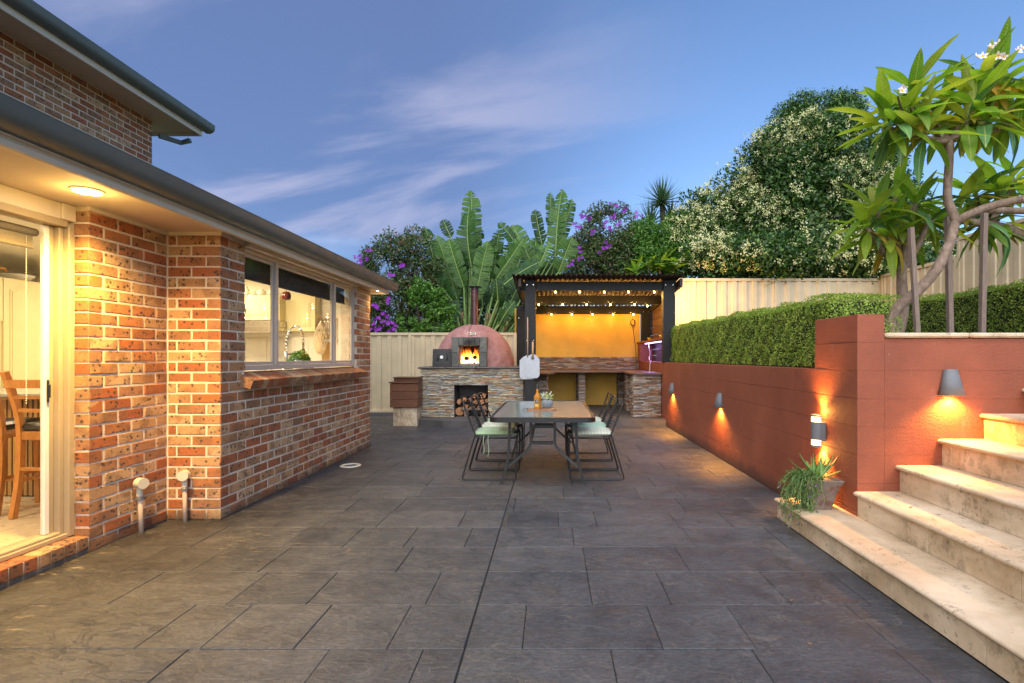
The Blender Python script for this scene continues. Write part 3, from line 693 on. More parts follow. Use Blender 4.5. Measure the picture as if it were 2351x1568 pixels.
MB().cbox(-6.15, -5.93, 6.28, 6.5, .96, 1.25, .01).cbox(-5.929, -5.86, 6.30, 6.48, 1.15, 1.24, .008).build('body', M['black'], kn)
iron = thing('serving_dish', 'dish with timber handle on top of the tall cream cabinet', 'dish', (-6.2, 5.95, 2.2))
MB().lathe([(.10, 0), (.16, .06), (.17, .075), (.165, .075)], (-6.2, 6.05, 2.2), 20).build('bowl', M['white'], iron, True)
MB().tube([(-6.1, 5.85, 2.29), (-6.05, 5.78, 2.31), (-6.03, 5.7, 2.30)], .012, 8).build('handle', M['honey'], iron)
# island bar with slats
isl = thing('kitchen_island', 'kitchen island with stone top and vertical oak slats on its front', 'island', (-4.8, 4.9, .13))
MB().box(-6.3, -3.75, 4.5, 5.2, .131, .97).build('panel', simple('dark_panel', (.03,.026,.022), .7), isl)
MB().cbox(-6.35, -3.65, 4.36, 5.25, .972, .992, .002).build('apron', M['slatwood'], isl)
MB().cbox(-6.37, -3.63, 4.34, 5.27, .9925, 1.02, .004).build('benchtop', simple('grey_benchtop', (.30,.29,.27), .2, var=.15, nscale=30), isl)
sl = MB().box(0, .03, 4.478, 4.4985, .14, .97).mesh('slat', M['slatwood'])
for k in range(48): inst(sl, 'slat', (-5.9+k*.0445, 0, 0), 0, isl)
def stool(x, y, rz, label):
    t_ = thing('bar_stool', label, 'stool', (x, y, .13), rz, 'bar stools at the island')
    for sx in (-1, 1):
        MB().tube(chaikin([(sx*.185, -.21, 0), (sx*.185, -.16, .30), (sx*.18, -.155, .66), (sx*.18, -.19, .85), (sx*.18, -.27, 1.09)], 2), .026, 4).build('rear_leg', M['honey'], t_, local=True)
        MB().tube([(sx*.17, .18, 0), (sx*.165, .165, .62)], .024, 4).build('front_leg', M['honey'], t_, local=True)
        MB().tube([(sx*.182, -.155, .27), (sx*.168, .165, .27)], .014, 6).build('stretcher', M['honey'], t_, local=True)
    for z in (.20, .36): MB().tube([(-.175, -.165 if z > .3 else .17, z), (.175, -.165 if z > .3 else .17, z)], .015, 6).build('stretcher', M['honey'], t_, local=True)
    MB().cbox(-.19, .19, -.17, .19, .575, .64, .006).build('seat_rail', M['honey'], t_, local=True)
    MB().cbox(-.20, .20, -.165, .21, .641, .70, .02).build('seat', M['leather'], t_, local=True)
    for z, h in ((.80, .035), (.90, .035), (1.0, .085)):
        yb = -.18-(z-.8)*.3
        MB().tube(chaikin([(-.18, yb, z), (0, yb-.03, z), (.18, yb, z)], 2), h*.5, 4).build('back_rail', M['honey'], t_, local=True)
stool(-3.78, 4.06, R(-4), 'honey timber bar stool with dark seat beside the sliding door stile')
stool(-4.36, 4.10, R(6), 'honey timber bar stool with dark seat farther from the door stile')
# end wall: wall cabinets, rangehood, splashback, bench
wc = thing('wall_cabinet', 'cream wall cabinet with one arched door seen through the window', 'cabinet', (-3.45, 7.35, 1.7))
MB().box(-3.80, -3.335, 7.42, 7.54, 1.69, 2.23).build('carcass', M['cabinet'], wc)
d = MB(); cab_door(d, (-3.795, 7.418, 0), (1,0,0), .455, 1.695, 2.225, (0,-1,0)); d.build('cabinet_door', M['cabinet'], wc); handle(wc, (-3.77, 7.395, 1.72), .09, (0,-1,0))
wc2 = thing('wall_cabinet', 'pair of cream wall cabinets above the rangehood seen through the window', 'cabinet', (-4.3, 7.35, 1.7))
MB().box(-4.75, -3.76, 7.24, 7.54, 1.83, 2.18).build('carcass', M['cabinet'], wc2)
for x in (-4.24, -4.72):
    d = MB(); cab_door(d, (x, 7.238, 0), (1,0,0), .46, 1.84, 2.17, (0,-1,0)); d.build('cabinet_door', M['cabinet'], wc2)
for x in (-4.20, -4.29): handle(wc2, (x, 7.215, 1.90), .09, (0,-1,0))
rh = thing('rangehood', 'stainless rangehood below the wall cabinets', 'rangehood', (-4.3, 7.3, 1.66))
MB().cbox(-4.75, -3.74, 7.12, 7.54, 1.74, 1.825, .004).cbox(-4.75, -3.74, 7.0, 7.54, 1.66, 1.738, .004).build('hood', M['steel'], rh)
kb = thing('kitchen_bench', 'white kitchen bench under the window with cream splashback', 'bench', (-3.6, 7.2, 1.0))
MB().cbox(-5.5, -2.96, 6.93, 7.54, 1.0, 1.03, .004).cbox(-3.60, -2.955, 5.0, 6.929, 1.0, 1.03, .004).build('benchtop', M['white'], kb)
MB().box(-5.5, -2.96, 7.0, 7.54, .13, .99).box(-3.5, -2.96, 5.1, 6.99, .13, .99).build('cupboards', M['cabinet'], kb)
for i in range(8): MB().cbox(-5.3+i*.3, -5.004+i*.3, 7.541, 7.549, 1.06, 1.6, .001).build('splashback_tile', M['plaster'], kb)
kt = thing('kettle', 'round steel kettle on the kitchen bench', 'kettle', (-4.02, 7.3, 1.03))
MB().lathe([(.06, 0), (.085, .03), (.08, .09), (.045, .125), (.015, .135), (.015, .15)], (-4.02, 7.3, 1.031), 20).build('body', M['steel'], kt, True); MB().tube(chaikin([(-3.94, 7.3, 1.08), (-3.89, 7.3, 1.16), (-3.97, 7.3, 1.22), (-4.05, 7.3, 1.17)], 2), .008, 6).build('handle', M['black'], kt)
tap = thing('kitchen_tap', 'tall chrome spring kitchen tap with black outlet', 'tap', (-3.42, 6.75, 1.03))
MB().lathe([(.025, 0), (.025, .35), (.02, .36)], (-3.42, 6.75, 1.031), 14).build('body', M['chrome'], tap, True)
sp = MB(); arc = chaikin([(-3.42, 6.75, 1.39), (-3.42, 6.75, 1.60), (-3.35, 6.75, 1.72), (-3.25, 6.75, 1.72), (-3.20, 6.75, 1.60), (-3.20, 6.75, 1.42)], 3)
sp.tube(arc, [.013 if k % 2 else .018 for k in range(len(arc))], 8); sp.build('spring', M['chrome'], tap)
MB().tube([(-3.20, 6.75, 1.43), (-3.20, 6.75, 1.30)], .02, 10).tube([(-3.42, 6.75, 1.36), (-3.2, 6.75, 1.38)], .012, 8).build('outlet', M['black'], tap)
jug = thing('steel_jug', 'small steel jug on the bench by the tap', 'jug', (-3.6, 7.1, 1.03))
MB().lathe([(.05, 0), (.055, .05), (.04, .10), (.045, .14)], (-3.62, 7.1, 1.031), 16).build('body', M['steel'], jug, True); MB().tube(chaikin([(-3.57, 7.1, 1.06), (-3.53, 7.1, 1.11), (-3.58, 7.1, 1.15)], 2), .006, 6).build('handle', M['steel'], jug)
def leafcloud(name, centers, radii, n, size, mats, parent, aspect=.45, seed=0, up=.3, midx=None, squash=1.0):
    r_ = np.random.default_rng(seed); centers = np.asarray(centers, float); radii = np.asarray(radii, float)
    w_ = radii**2; idx = r_.choice(len(centers), n, p=w_/w_.sum())
    d = r_.normal(size=(n, 3)); d /= np.linalg.norm(d, axis=1)[:, None]
    rad = radii[idx]*r_.uniform(.35, 1.0, n)**.6
    off = d*rad[:, None]; off[:, 2] *= squash
    c = centers[idx]+off
    ax = d*.7+r_.normal(size=(n, 3))*.7; ax[:, 2] += up-.25; ax /= np.linalg.norm(ax, axis=1)[:, None]
    nn = d+r_.normal(size=(n, 3))*.5; nn[:, 2] += up; sd_ = np.cross(ax, nn); sd_ /= np.linalg.norm(sd_, axis=1)[:, None]+1e-9
    nr = np.cross(sd_, ax)
    L = r_.uniform(size[0], size[1], n)[:, None]; W = L*aspect*.5
    V = np.stack([c-ax*L*.5, c+sd_*W-nr*W*.0, c+ax*L*.5-nr*L*.08, c-sd_*W], axis=1)
    return quadmesh(name, V, mats, 4, parent)
herb = thing('potted_herb', 'bright green bushy herb in a black pot inside the window', 'plant', (-3.12, 6.2, 1.03))
MB().cbox(-3.17, -2.93, 6.22, 6.48, 1.031, 1.20, .01).build('pot', M['black'], herb)
leafcloud('foliage', [(-3.05, 6.35, 1.30), (-3.12, 6.35, 1.27), (-2.99, 6.35, 1.27)], [.11, .08, .07], 1100, (.025, .045), M['citrus'], herb, .6, 5)
bk = thing('recipe_book', 'open book propped on the bench by the window', 'book', (-3.0, 6.9, 1.03))
MB().add([(-3.05, 6.75, 1.04), (-2.97, 6.95, 1.04), (-2.97, 7.0, 1.27), (-3.05, 6.8, 1.27), (-3.04, 6.74, 1.04), (-2.96, 6.94, 1.04), (-2.96, 6.99, 1.27), (-3.04, 6.79, 1.27)], [(0,1,2,3),(7,6,5,4),(0,4,5,1),(1,5,6,2),(2,6,7,3),(3,7,4,0)]).build('cover', M['white'], bk)
rd = thing('knife_block', 'white ribbed block leaning on the sill inside the window', 'block', (-3.0, 6.05, 1.03))
for k in range(9): MB().cbox(-2.985-.004*(8-k)*0, -2.96, 6.02+.006*k, 6.17+.006*k, 1.035+k*.028, 1.06+k*.028, .004).build('rib', M['white'], rd)
rail = thing('utensil_rail', 'steel utensil rail on the white kitchen wall', 'rail', (-3.15, 7.5, 1.87))
MB().tube([(-3.38, 7.5, 1.875), (-2.97, 7.5, 1.875)], .008, 8).tube([(-3.37, 7.5, 1.875), (-3.37, 7.548, 1.89)], .008, 8).build('bar', M['steel'], rail)
for i, (x, hd) in enumerate(((-3.30, 'turner'), (-3.24, 'spoon'), (-3.19, 'ladle'), (-3.09, 'ladle'), (-3.02, 'fork'))):
    u_ = thing('kitchen_'+hd, 'steel %s hanging from the utensil rail, %s from the net bag' % (hd, ['first', 'second', 'third', 'fourth', 'last'][i]), 'utensil', (x, 7.49, 1.6), group='hanging utensils')
    MB().tube([(x, 7.49, 1.865), (x, 7.488, 1.84), (x, 7.488, 1.72)], [.004, .013, .015], 8).tube([(x, 7.488, 1.72), (x+.01, 7.488, 1.60)], .006, 6).build('handle', M['chrome'], u_, True)
    if hd in ('turner', 'fork'): MB().cbox(x-.03, x+.04, 7.484, 7.49, 1.49, 1.60, .003).build('blade', M['chrome'], u_)
    else: MB().lathe([(.004, -.035), (.026, -.02), (.038, .01), (.036, .012), (.02, -.012)], (x+.012, 7.47, 1.57), 14).build('bowl', M['chrome'], u_, True)
bag = thing('net_bag', 'cream net string bag hanging on the kitchen wall', 'bag', (-3.33, 7.42, 1.4))
nb = MB()
for k in range(14):
    a = 2*math.pi*k/14
    for sg in (1, -1):
        pts = []
        for q in range(12):
            t = q/11; rr = .012+.085*math.sin(math.pi*min(1, t*.9))**1.1; b = a+sg*t*1.8
            pts.append((-3.275+rr*math.cos(b), 7.42+rr*.6*math.sin(b), 1.82-.46*t))
        nb.tube(pts, .0032, 4)
nb.build('net', simple('cotton_string', (.72, .62, .46), .9), bag)
MB().lathe([(.01, 0), (.06, .03), (.068, .10), (.04, .22), (.01, .3)], (-3.275, 7.42, 1.375), 14).build('contents', simple('onion', (.62, .46, .28), .7), bag, True)
cb = thing('chopping_board', 'pale timber chopping board behind the net bag', 'board', (-3.28, 7.5, 1.25))
MB().cbox(-3.30, -3.17, 7.515, 7.535, 1.27, 1.66, .008).build('board', M['slatwood'], cb)
hp = thing('hanging_jar', 'dark red glass jar hanging just inside the window', 'jar', (-2.95, 5.6, 1.95))
MB().lathe([(.02, 0), (.05, .01), (.06, .05), (.05, .1), (.03, .11)], (-3.42, 6.75, 2.06), 16).build('bowl', simple('red_glass', (.10, .02, .02), .1), hp, True); MB().tube([(-3.42, 6.75, 2.13), (-3.42, 6.75, 2.49)], .003, 5).build('cord', M['black'], hp)
for i, (x, h) in enumerate(((-4.3, .14), (-4.08, .10), (-3.92, .12))):
    v_ = MB().lathe([(.03, 0), (.06, .04), (.055, .08), (.025, h*.85), (.03, h)], (x, 7.36, 2.181), 16).build('china_jar', M['plaster'], None, True)
    tag(v_, 'small china jar on top of the wall cabinets, %s' % ['tallest one', 'shortest one', 'nearest the single cabinet'][i], 'jar', 'jars on cabinets')
for i, (x, y) in enumerate(((-4.3, 2.6), (-5.2, 3.8), (-3.75, 5.9), (-4.6, 6.6))):
    k_ = MB().lathe([(.09, -.001), (.09, -.012), (.08, -.014)], (x, y, 2.5), 24).build('assumed_ceiling_light', emit('assumed_ceiling_lens', (1, .86, .62), 6)); tag(k_, 'assumed round ceiling downlight inside the kitchen, %s' % ['over the bar stools', 'over the island', 'behind the window', 'by the rangehood'][i], 'light', 'assumed kitchen ceiling lights')  # fittings out of view, assumed because the kitchen is lit
    lamp('AREA', 'assumed_ceiling_light_bulb', (x, y, 2.47), (26, 26, 30, 28)[i], (1, .78, .48), k_, shape='DISK', size=.5)

# ---------------------------------------------------------------- retaining wall and steps
rw = thing('retaining_wall', 'terracotta painted block retaining wall running beside the patio', 'wall', (2.3, 7, 0))
XR, YF = 2.22, 3.79
MB().box(XR+.006, XR+.2, YF+.008, 13.5, -.2, 1.222).box(XR+.008, XR+.195, YF+.008, 4.40, 1.223, 1.634).box(XR+.1, 8.0, YF+.007, YF+.2, -.2, 1.46).build('wall_core', M['terra'], rw)
blk = {}
def block(L, h, d=.19):
    k = (round(L,3), round(h,3), d)
    if k not in blk:
        c_ = .0026 if d > .1 else .0008; mb = MB().prism([(0, c_), (c_, 0), (d, 0), (d, h), (c_, h), (0, h-c_)], lambda a, b, q: (q, a, b), 0, L); blk[k] = mb.mesh('block', M['terra'])
    return blk[k]
for i in range(8):
    z = i*.2045+.001; off = .2 if i % 2 else 0; y = YF-off
    while y < (13.4 if i < 6 else 4.38):
        a, b = max(y, YF), min(y+.4, 13.4 if i < 6 else 4.402)
        if b-a > .05: inst(block(b-a-.0006, .2028), 'block', (XR+.0, a+.0003, z), H90, rw, None).location.x = XR+.0
        y += .4
for o in rw.children:
    if o.name.startswith('block'): o.rotation_euler = (0, 0, H90); o.scale = (1, 1, 1)
# (blocks: local x along the wall, local y pointing into the bank)
for o in rw.children:
    if o.name.startswith('block'): o.matrix_basis = Matrix(((0, 1, 0, XR+random.uniform(-.0012, .0012)), (1, 0, 0, o.location.y), (0, 0, 1, o.location.z), (0, 0, 0, 1)))
for i in range(8):
    L = .196 if i < 7 else .196
    inst(block(L-.0005, .2035, .05), 'block', (XR+.0005, YF-.0018, i*.2045+.001), 0, rw)
for i in range(7):
    x = XR+.198
    first = True
    while x < 5.4:
        wd = (.2 if i % 2 else .4) if first else .4; first = False
        h = .2025 if i < 7 else .1
        zt = i*.2045; h = min(.2035, 1.462-zt)
        inst(block(wd-.0004, h, .05), 'block', (x, YF-.001, zt+.0005), 0, rw); x += wd
for o in list(rw.children):
    if o.name.startswith('block') and o.matrix_basis.translation.y < YF+.001 and o.location.x > XR+.19: pass
for x0 in (2.418, 3.03, 3.64, 4.25): MB().cbox(x0, x0+.608, YF-.02, YF+.24, 1.465, 1.502, .012).build('coping', M['tread'], rw)
garden = MB().box(2.42, 60, 3.99, 12.0, -.1, 1.40).box(2.42, 9, 3.99, 5.4, 1.401, 1.44).build('garden_bed', M['soil']); tag(garden, 'raised soil bed behind the retaining wall', 'soil', kind='structure')
steps = thing('stone_staircase', 'cream travertine steps climbing past the terracotta wall', 'stairs', (2.5, 2.8, 0))
SX = [1.865, 2.22, 2.525, 2.83, 3.135, 3.44, 3.745]; SH = [.170, .352, .542, .733, .916, 1.10, 1.285]
core = MB()
for i, (x, h) in enumerate(zip(SX, SH)):
    yb = 4.29 if i == 0 else YF-.002
    core.box(x+.02, 5.2, -1.0, yb-.003-(.01 if i else 0), -.1 if i == 0 else SH[i-1]-.04, h-.032)
core.build('stair_core', M['plinth'], steps)
for i, (x, h) in enumerate(zip(SX, SH)):
    z0 = 0 if i == 0 else SH[i-1]; yb = 4.292 if i == 0 else YF-.004
    xn = SX[i+1] if i < 6 else x+.6
    y = yb; k = 0; seq = [.61]*9 if i % 2 == 0 else [.32]+[.61]*9
    yr_ = yb; seqr = ([.05, .17]+[.61]*8) if i == 0 else ([.10]+[.61]*9)
    for L in seq:
        y0 = y-L+.0025
        if y < -.9: break
        me = MB(); nose = [(x-.022, h-.030), (x-.030, h-.022), (x-.032, h-.014), (x-.028, h-.006), (x-.020, h-.001), (x-.012, h), (xn+.02, h), (xn+.02, h-.030)]
        me.prism(nose, lambda a, b, d: (a, d, b), y, y0); o = me.build('tread', M['tread'], steps); autosmooth(o, 50); y -= L
    for L in seqr:
        y0 = yr_-L+.003
        if yr_ < -.9: break
        MB().cbox(x, x+.02, y0, yr_, z0+.001, h-.031, .002).build('riser', M['riser'], steps); yr_ -= L
# step end at the far side
MB().cbox(1.866, 2.215, 4.292, 4.312, .001, .139, .002).build('riser', M['riser'], steps)
# wall lamps
def cone_lamp(pos, out_, label, power):
    t_ = thing('cone_wall_lamp', label, 'lamp', pos, 0, 'cone lamps on the retaining wall')
    p = Vector(pos); o_ = Vector(out_); sd_ = Vector((-o_.y, o_.x, 0)); vv = []; n = 14
    prof = [(.185, .045, .042), (.10, .062, .062), (0, .086, .086)]
    for (z, hw, dp) in prof:
        for k in range(n+1):
            a = math.pi*k/n; vv.append(p+sd_*(math.cos(a)*hw)+o_*(math.sin(a)**.7*dp)+Vector((0,0,z)))
    F = []
    for i in range(2):
        for k in range(n): F.append((i*(n+1)+k+1, i*(n+1)+k, (i+1)*(n+1)+k, (i+1)*(n+1)+k+1))
    F.append(tuple(range(n+1)))
    sh = MB().add(vv, F).build('shade', M['lampgrey'], t_); autosmooth(sh, 40)
    mdf = sh.modifiers.new('thickness', 'SOLIDIFY'); mdf.thickness = .003
    lp = p+o_*.045+Vector((0,0,.012)); b = MB().lathe([(.004, .012), (.017, .006), (.017, -.004), (.004, -.008)], lp, 12).build('bulb', emit('lamp_bulb', (1, .66, .26), 30), t_)
    lamp('SPOT', 'lamp_light', lp+Vector((0,0,-.012)), power, AMBER, t_, .028, rot=(0, 0, 0), spot_size=R(140), spot_blend=.6)
cone_lamp((XR-.001, 6.83, .67), (-1, 0, 0), 'grey cone wall lamp in the middle of the patio wall', 42)
cone_lamp((XR-.001, 9.5, .67), (-1, 0, 0), 'grey cone wall lamp beside the stone bar', 42)
cone_lamp((2.887, YF-.003, 1.05), (0, -1, 0), 'grey cone wall lamp above the travertine steps', 40)
ud = thing('cylinder_wall_lamp', 'grey half-round up and down wall lamp above the aloe pot', 'lamp', (XR-.001, 4.26, .6))
def halfcyl(z0, z1, r, nm, m, par_):
    n = 18; poly = [(r*math.cos(math.pi/2+math.pi*k/n), r*math.sin(math.pi/2+math.pi*k/n)) for k in range(n+1)]
    o = MB().prism([(XR-.045+a*1.05, 4.26+b) for a, b in poly], lambda a, b, d: (a, b, d), z0, z1).build(nm, m, par_); autosmooth(o, 40); return o
MB().cbox(XR-.044, XR-.001, 4.215, 4.305, .645, .80, .004).build('backplate', M['lampgrey'], ud)
halfcyl(.655, .80, .05, 'body', M['lampgrey'], ud); halfcyl(.597, .612, .05, 'end_ring', M['lampgrey'], ud); halfcyl(.842, .857, .05, 'end_ring', M['lampgrey'], ud)
gl = emit('lamp_diffuser', (1, .62, .20), 5)
halfcyl(.613, .654, .046, 'diffuser', gl, ud); halfcyl(.801, .841, .046, 'diffuser', gl, ud)
lamp('SPOT', 'lamp_light', (XR-.04, 4.26, .868), 30, AMBER, ud, .012, rot=(math.pi, R(-10), 0), spot_size=R(115), spot_blend=1)
lamp('POINT', 'lamp_light', (XR-.03, 4.26, .885), 1.6, AMBER, ud, .02)
lamp('POINT', 'lamp_light', (XR-.03, 4.26, .57), 1.2, AMBER, ud, .02)
lamp('SPOT', 'lamp_light', (XR-.04, 4.26, .586), 30, AMBER, ud, .012, rot=(0, R(-10), 0), spot_size=R(115), spot_blend=1)

# ---------------------------------------------------------------- potted aloe on the first step
pot = thing('clay_pot', 'weathered square clay pot with white bloom on the lowest step', 'pot', (2.05, 4.04, .17))
pm = MB(); cx, cy = 2.045, 4.03
secs = [(.080, .1705), (.082, .20), (.098, .28), (.125, .36), (.140, .395), (.140, .40), (.126, .40), (.115, .375)]
vv = []; F = []
for (hw, z) in secs: vv += [(cx-hw, cy-hw, z), (cx+hw, cy-hw, z), (cx+hw, cy+hw, z), (cx-hw, cy+hw, z)]
for i in range(len(secs)-1):
    for k in range(4): F.append((i*4+k, i*4+(k+1) % 4, (i+1)*4+(k+1) % 4, (i+1)*4+k))
F += [(3,2,1,0), tuple(len(vv)-4+k for k in range(4))]
def mk_pot():
    t = NT('weathered_clay'); n = t.noise(9, 7, .65, None, .6); n2 = t.noise(40, 4)
    base = t.mix(t.rng(t.math('ADD', n, t.math('MULTIPLY', n2, .15)), .42, .60), (.15, .058, .036), (.19, .15, .125)); t.set('Base Color', base); t.set('Roughness', .9); t.bump(n, .3, .006); return t.m
pm.add(vv, F).build('pot', mk_pot(), pot)
for k in range(14):
    a = random.random()*6.28; r_ = .05+.05*random.random()
    MB().lathe([(.004, -.008), (.017, 0), (.012, .01), (.003, .013)], (cx+r_*math.cos(a), cy+r_*math.sin(a), .385), 8).build('pebble', simple('pebble', (.28,.24,.2), .8), pot, True)
aloe = thing('aloe_plant', 'spiky green aloe growing in the clay pot', 'plant', (cx, cy, .38))
def blade(base, tip, w_, m, parent, name='leaf', sag=.0, nseg=9, thick=.3):
    base = Vector(base); tip = Vector(tip); ax = (tip-base); L = ax.length; ax.normalize()
    up = Vector((0,0,1)); sd_ = ax.cross(up)
    if sd_.length < .1: sd_ = ax.cross(Vector((0,1,0)))
    sd_.normalize(); nr = sd_.cross(ax); vv = []; F = []
    for i in range(nseg+1):
        t = i/nseg; c = base+ax*(L*t)+nr*(-sag*L*math.sin(math.pi*t)); ww = w_*(1-t)**.75*(.85+.3*math.sin(math.pi*min(1, t*1.6)))+.0006
        vv += [c-sd_*ww+nr*ww*.35, c-nr*ww*thick, c+sd_*ww+nr*ww*.35, c+nr*ww*.1]
    for i in range(nseg):
        for k in range(4): F.append((i*4+k, i*4+(k+1) % 4, (i+1)*4+(k+1) % 4, (i+1)*4+k))
    return MB().add(vv, F).build(name, m, parent, True)
PK = PZ(3040, 1780, 4.9)
for (bx, by, tx, ty, dy, w_) in ((1090,590,755,135,.0,.022),(1110,590,1045,160,.03,.019),(1120,570,1165,300,-.03,.017),(1170,600,1450,170,.02,.020),(1180,610,1520,225,-.02,.022),(1190,640,1755,405,-.04,.016),(1060,610,530,250,.0,.016),(1060,620,780,460,-.06,.02),(1140,620,1300,260,.06,.018),(1130,640,1280,630,-.09,.016),(1080,600,1000,220,.06,.016),(1150,600,1200,240,.08,.03),(1100,600,900,300,.09,.026)):
    blade(PK(bx, by, cy), PK(tx, ty, cy+dy), w_*1.45, M['aloe'], aloe, sag=.06)
trl = thing('trailing_plant', 'trailing plant with small purple flowers spilling from the clay pot', 'plant', (1.93, 4.0, .4))
stems = MB(); LV = []; r_ = random.Random(11); flw = []
for k in range(72):
    a = r_.uniform(math.pi*.62, math.pi*1.62); st = Vector((cx-.08+r_.uniform(-.04, .03), cy+r_.uniform(-.13, .05), .40)); out_ = Vector((math.cos(a)*1.15, math.sin(a)*.7, 0)); reach = r_.uniform(.03, .20); drop = r_.uniform(-.02, .37)*(.6+.4*reach/.2)
    pts = []
    for q in range(9):
        t = q/8; pts.append(st+out_*reach*(1-(1-t)**2)+Vector((r_.uniform(-.01,.01), r_.uniform(-.01,.01), .05*math.sin(math.pi*min(1,t*1.5))-drop*t*t)))
    pts = [Vector((p.x, p.y, max(p.z, .185) if p.x > 1.84 else p.z)) for p in pts]
    stems.tube(pts, .0018, 4)
    for q in range(1, 9):
        for z in range(5):
            c = pts[q]+Vector((r_.gauss(0,.006), r_.gauss(0,.006), r_.gauss(0,.006))); ax = Vector((r_.gauss(0,1), r_.gauss(0,1), r_.gauss(0,1)))+(pts[q]-pts[q-1]).normalized()*1.3; ax.normalize(); s_ = ax.cross(Vector((r_.random(), r_.random(), r_.random()))).normalized(); L = r_.uniform(.024, .042)
            LV.append([c, c+ax*L*.5+s_*.0034, c+ax*L, c+ax*L*.5-s_*.0034])
    if r_.random() < .14: flw.append(pts[-1 if r_.random() < .5 else 5])
stems.build('stem', M['strel_stem'], trl); quadmesh('foliage', np.array(LV), M['trail'], 4, trl)
flm = MB()
for k in range(5):
    a = 2*math.pi*k/5; flm.add([(0,0,0), (math.cos(a-.5)*.6, math.sin(a-.5)*.6, .2), (math.cos(a)*1, math.sin(a)*1, .25), (math.cos(a+.5)*.6, math.sin(a+.5)*.6, .2)], [(0,1,2,3)])
flower_me = flm.mesh('flower', M['tib_fl'])
def put_flower(p, size, parent, nrm=None):
    q = (nrm or Vector((random.gauss(0,.4), -1, random.gauss(.2,.4)))).to_track_quat('Z', 'X').to_matrix().to_4x4()
    return inst(flower_me, 'flower', None, 0, parent, mat4=Matrix.Translation(p) @ q @ Matrix.Rotation(random.random()*6, 4, 'Z') @ Matrix.Diagonal((size, size, size, 1)))
for p in flw: put_flower(p+Vector((-.01, -.01, .0)), .0085, trl)

# ---------------------------------------------------------------- drains, planter box
dr = thing('drain_cover', 'round cream drain ring with dark grate near the house wall', 'drain', (-2.447, 6.38, 0))
MB().lathe([(.125, -.01), (.124, .004), (.115, .010), (.085, .010), (.078, .004), (.078, -.01)], (-2.447, 6.38, 0), 40).build('ring', M['pvc'], dr, True)
gd = MB().lathe([(.077, -.008), (.077, .002)], (-2.447, 6.38, 0), 30).build('grate', M['black'], dr)
for k in range(7): MB().box(-2.447-.055, -2.447+.055, 6.38-.052+k*.0165, 6.38-.045+k*.0165, .0022, .004).build('grate_bar', M['lampgrey'], gd)
dg = thing('floor_grate', 'rectangular black floor grate beyond the dining table', 'drain', (-.2, 8.84, 0))
MB().box(-.31, -.09, 8.72, 8.96, .001, .006).build('frame', M['black'], dg)
for k in range(7): MB().box(-.30+k*.03, -.285+k*.03, 8.735, 8.945, .0062, .010).build('grate_bar', M['lampgrey'], dg)
pb = thing('timber_box', 'stained timber plank box with lid on a cream stone block', 'box', (-2.8, 10.25, .36))
for k in range(3): MB().cbox(-3.09, -2.555, 10.02, 10.40, .36+k*.155, .36+k*.155+.150, .005).build('plank', M['merbau'], pb)
MB().cbox(-3.11, -2.55, 10.0, 10.42, .827, .852, .004).build('rim', M['merbau'], pb)
MB().cbox(-3.03, -2.56, 10.08, 10.42, .853, .915, .004).cbox(-3.045, -2.555, 10.06, 10.43, .916, .94, .004).build('lid', M['merbau'], pb)
sb = MB().cbox(-3.04, -2.58, 10.06, 10.40, -.02, .359, .006).build('stone_block', M['riser']); tag(sb, 'cream travertine block under the timber box', 'block')

# ---------------------------------------------------------------- fences
def fence(name, label, A, Bp, z0, z1, seg=2.36, mirror=1):
    A = Vector(A); Bp = Vector(Bp); d = (Bp-A); L = d.length; d.normalize(); nrm = Vector((d.y, -d.x, 0))*mirror
    t_ = thing(name, label, 'fence', (*A.xy, z0))
    n = max(1, round(L/seg)); q = L/n
    ang = math.atan2(d.y, d.x)
    for i in range(n+1):
        p = A+d*q*i; rot = Matrix.Translation(p) @ Matrix.Rotation(ang, 4, 'Z')
        o = MB().cbox(-.03, .03, -.026, .026, z0, z1, .002).build('post', M['fence'], t_); o.data.transform(rot)
    for i in range(n):
        prof = []; x = .032; W = q-.064; per = W/10
        for k in range(10):
            b = x+k*per
            prof += [(b, 0), (b+per*.30, 0), (b+per*.36, .022), (b+per*.86, .022), (b+per*.92, 0)]
        prof.append((x+W, 0))
        vv = []; F = []
        for (a, b) in prof:
            p = A+d*(q*i+a)+nrm*(.011-b)
            vv += [(p.x, p.y, z0+.03), (p.x, p.y, z1-.03)]
        for k in range(len(prof)-1): F.append((k*2, k*2+2, k*2+3, k*2+1))
        o = MB().add(vv, F).build('sheet', M['fence'], t_); m_ = o.modifiers.new('thickness', 'SOLIDIFY'); m_.thickness = .0015
        for (za, zb) in ((z0, z0+.055), (z1-.06, z1+.003)):
            o = MB().cbox(.031, q-.031, -.028, .028, za, zb, .003).build('rail', M['fence'], t_); o.data.transform(Matrix.Translation(A+d*q*i) @ Matrix.Rotation(ang, 4, 'Z'))
    return t_
fence('panel_fence', 'cream steel panel fence behind the pizza oven', (-5.65, 12.0, 0), (-.82, 12.0, 0), .06, 1.885, 2.36)
pl = MB().cbox(-5.7, -.85, 11.96, 12.05, -.1, .055, .01).build('plinth_board', M['plinth']); tag(pl, 'dark concrete plinth under the panel fence', 'kerb')
fence('panel_fence', 'cream steel panel fence behind the clipped hedge', (2.75, 12.0, 0), (7.56, 12.0, 0), 1.3, 3.13, 2.36)
fence('panel_fence', 'cream steel side fence at the foot of the flowering tree', (7.56, 11.93, 0), (7.56, 9.75, 0), 1.35, 3.2, 2.2)
fence('panel_fence', 'taller cream steel side fence behind the frangipani', (7.56, 9.68, 0), (7.56, 2.6, 0), 1.4, 3.545, 2.36)

